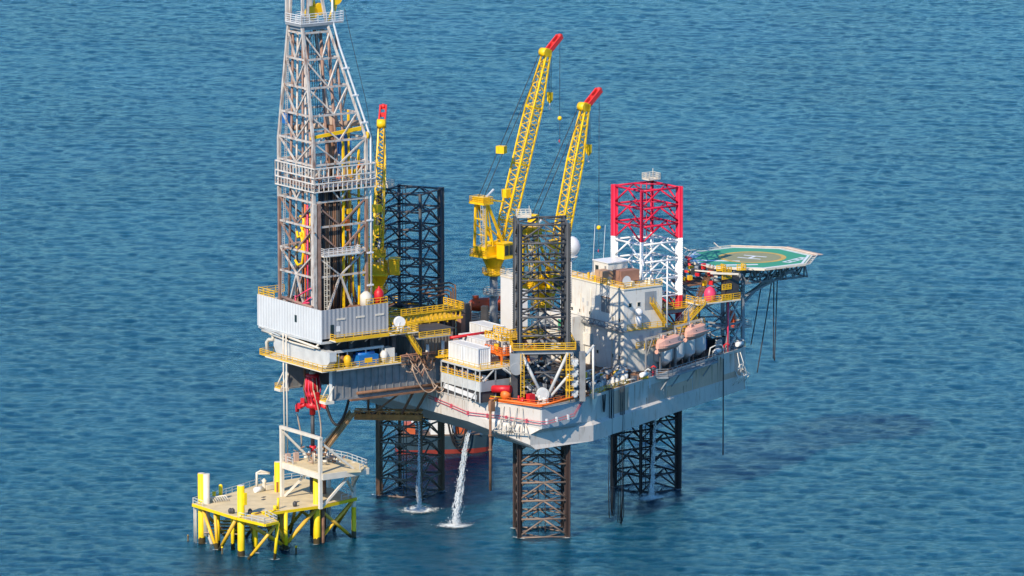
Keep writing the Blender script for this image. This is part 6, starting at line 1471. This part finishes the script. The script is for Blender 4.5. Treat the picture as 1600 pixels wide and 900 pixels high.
def jet(pt, pb, r0, r1, lab, lean=0.0, fr=3.2):
    g = MB(); rr = random.Random(int(pt[0] * 10))
    for k in range(46):
        pts = []; ox, oy = rr.gauss(0, .55), rr.gauss(0, .55); ta = rr.uniform(-.1, .9); tb = min(1, ta + rr.uniform(.15, .35)); ta = max(0, ta)
        for i in range(12):
            t = ta + (tb - ta) * i / 11; s = (r0 + (r1 - r0) * t)
            c = [pt[j] + (pb[j] - pt[j]) * t for j in range(3)]
            c[0] += (pb[0] - pt[0]) * (math.sqrt(t) - t) * .8
            pts.append((c[0] + ox * s + rr.uniform(-.3, .3) * s, c[1] + oy * s + rr.uniform(-.3, .3) * s, c[2]))
        g.tube(pts, [(.03 + (r0 + (r1 - r0) * (ta + (tb - ta) * i / 11)) * rr.uniform(.12, .26)) * (.35 + math.sin(math.pi * i / 11)) for i in range(12)], 6)
    n = single(g, 'water_outfall', 'falling_water', lab, 'falling water', pt[0], pt[1], 0, 'water falling from the hull')
    # splash droplets as part of the fall
    g = MB()
    for k in range(700):
        t = rr.random() ** .6; s = (r0 + (r1 - r0) * t) * 1.5
        c = [pt[j] + (pb[j] - pt[j]) * t for j in range(3)]; c[0] += (pb[0] - pt[0]) * (math.sqrt(t) - t) * .8
        x, y, z = c[0] + rr.gauss(0, s * .6), c[1] + rr.gauss(0, s * .6), c[2]; q_ = rr.uniform(.015, .055)
        g.add([(x - q_, y, z), (x, y - q_, z), (x + q_, y, z), (x, y + q_, z), (x, y, z + q_ * 2.5), (x, y, z - q_)], [(0, 1, 4), (1, 2, 4), (2, 3, 4), (3, 0, 4), (1, 0, 5), (2, 1, 5), (3, 2, 5), (0, 3, 5)])
    for k in range(420):
        an = rr.uniform(0, 6.28); rd = abs(rr.gauss(0, fr * .42)); x, y, z = pb[0] + rd * math.cos(an), pb[1] + rd * math.sin(an), rr.random() ** 2 * 1.3 * math.exp(-rd * .5) + .25; q_ = rr.uniform(.03, .08)
        g.add([(x - q_, y, z), (x, y - q_, z), (x + q_, y, z), (x, y + q_, z), (x, y, z + q_), (x, y, z - q_)], [(0, 1, 4), (1, 2, 4), (2, 3, 4), (3, 0, 4), (1, 0, 5), (2, 1, 5), (3, 2, 5), (0, 3, 5)])
    mm = g.build('spray', 'clean_white', None); mm.o.data.transform(Matrix.Translation((-pt[0], -pt[1], 0))); mm.o.parent = n.o
    # foam patch riding on the waves
    nr, na = 26, 56; vs = []; dens = []; ph = [rr.uniform(0, 6.28) for _ in range(5)]
    for i in range(nr + 1):
        for j in range(na):
            an = 2 * math.pi * j / na; R_ = fr * 1.15 * (1 + .14 * math.sin(2 * an + ph[0]) + .09 * math.sin(3 * an + ph[1])); rd = R_ * i / nr
            q_ = W(pb[0] + rd * math.cos(an) * 1.3, pb[1] + rd * math.sin(an) * .95, 0); vs.append((q_.x, q_.y, 0)); dens.append(.72 - .80 * (i / nr) ** .8)
    arr = np.array(vs); hz = sea_h(arr[:, 0], arr[:, 1]); base = W(pb[0], pb[1], 0)
    vs = [(v[0] - base.x, v[1] - base.y, h + .14) for v, h in zip(vs, hz)]
    fs = [(i * na + j, (i + 1) * na + j, (i + 1) * na + (j + 1) % na, i * na + (j + 1) % na) for i in range(nr) for j in range(na)]
    me = bpy.data.meshes.new('foam_patch'); me.from_pydata(vs, [], fs); me.materials.append(fmat)
    at = me.attributes.new('dens', 'FLOAT', 'POINT'); at.data.foreach_set('value', dens)
    o = bpy.data.objects.new('foam_patch', me); col.objects.link(o); o.location = (base.x, base.y, 0)
    tag(o, 'white foam spreading on the sea under the ' + lab, 'foam', 'foam patches under the falling water', 'stuff')
jet((-8.6, 6.0, 19.2), (-7.8, 7.1, 0.2), .10, .30, 'thinnest water stream, falling just in front of the rusty leg', fr=3.9)
jet((-8.8, -11.4, 18.6), (-10.2, -8.2, 0.2), .28, .62, 'widest water stream, falling from the middle of the hull', fr=3.3)
jet((34.6, -9.6, 17.5), (34.4, -8.6, 0.2), .10, .45, 'water stream falling in front of the red and white leg', fr=3.4)

def collar(pts, rad, lab):
    """thin broken foam where the steel meets the waves"""
    rr = random.Random(int(pts[0][0] * 7 + 3)); vs = []; fs = []; dens = []
    base = W(pts[0][0], pts[0][1], 0)
    for (a, b) in pts:
        o = len(vs); nr, na = 7, 20; ph = [rr.uniform(0, 6.28) for _ in range(3)]
        for i in range(nr + 1):
            for j in range(na):
                an = 2 * math.pi * j / na; R_ = rad * (1 + .35 * math.sin(2 * an + ph[0]) + .2 * math.sin(5 * an + ph[1])); rd = R_ * i / nr
                q_ = W(a + rd * math.cos(an), b + rd * math.sin(an), 0); vs.append((q_.x, q_.y)); dens.append(.42 - .38 * (i / nr))
        fs += [(o + i * na + j, o + (i + 1) * na + j, o + (i + 1) * na + (j + 1) % na, o + i * na + (j + 1) % na) for i in range(nr) for j in range(na)]
    arr = np.array(vs); hz = sea_h(arr[:, 0], arr[:, 1])
    me = bpy.data.meshes.new('foam_collar'); me.from_pydata([(x - base.x, y - base.y, h + .05) for (x, y), h in zip(vs, hz)], [], fs); me.materials.append(fmat)
    at = me.attributes.new('dens', 'FLOAT', 'POINT'); at.data.foreach_set('value', dens)
    o = bpy.data.objects.new('foam_collar', me); col.objects.link(o); o.location = (base.x, base.y, 0)
    tag(o, lab, 'foam', None, 'stuff')
collar(piles + [(-57, -.8), (-46.6, -7.6), (-53, -13.4), (-30.5, -5.3), (-29.6, 4.4), (-52.6, -6.6), (-47, -8)], 1.1, 'thin white wash around the yellow piles of the wellhead platform')
def legpts(a, b, rot):
    return [(a + x * math.cos(rot) - y * math.sin(rot), b + x * math.sin(rot) + y * math.cos(rot)) for x, y in ((-S2, -S2), (S2, -S2), (S2, S2), (-S2, S2))]
collar(legpts(0, -21.65, R(-30)), 1.5, 'thin white wash at the foot of the nearest lattice leg')
collar(legpts(0, 21.65, R(30)), 1.5, 'thin white wash at the foot of the rusty leg behind the derrick')
collar(legpts(39.3, 0, 0), 1.5, 'thin white wash at the foot of the red and white leg')
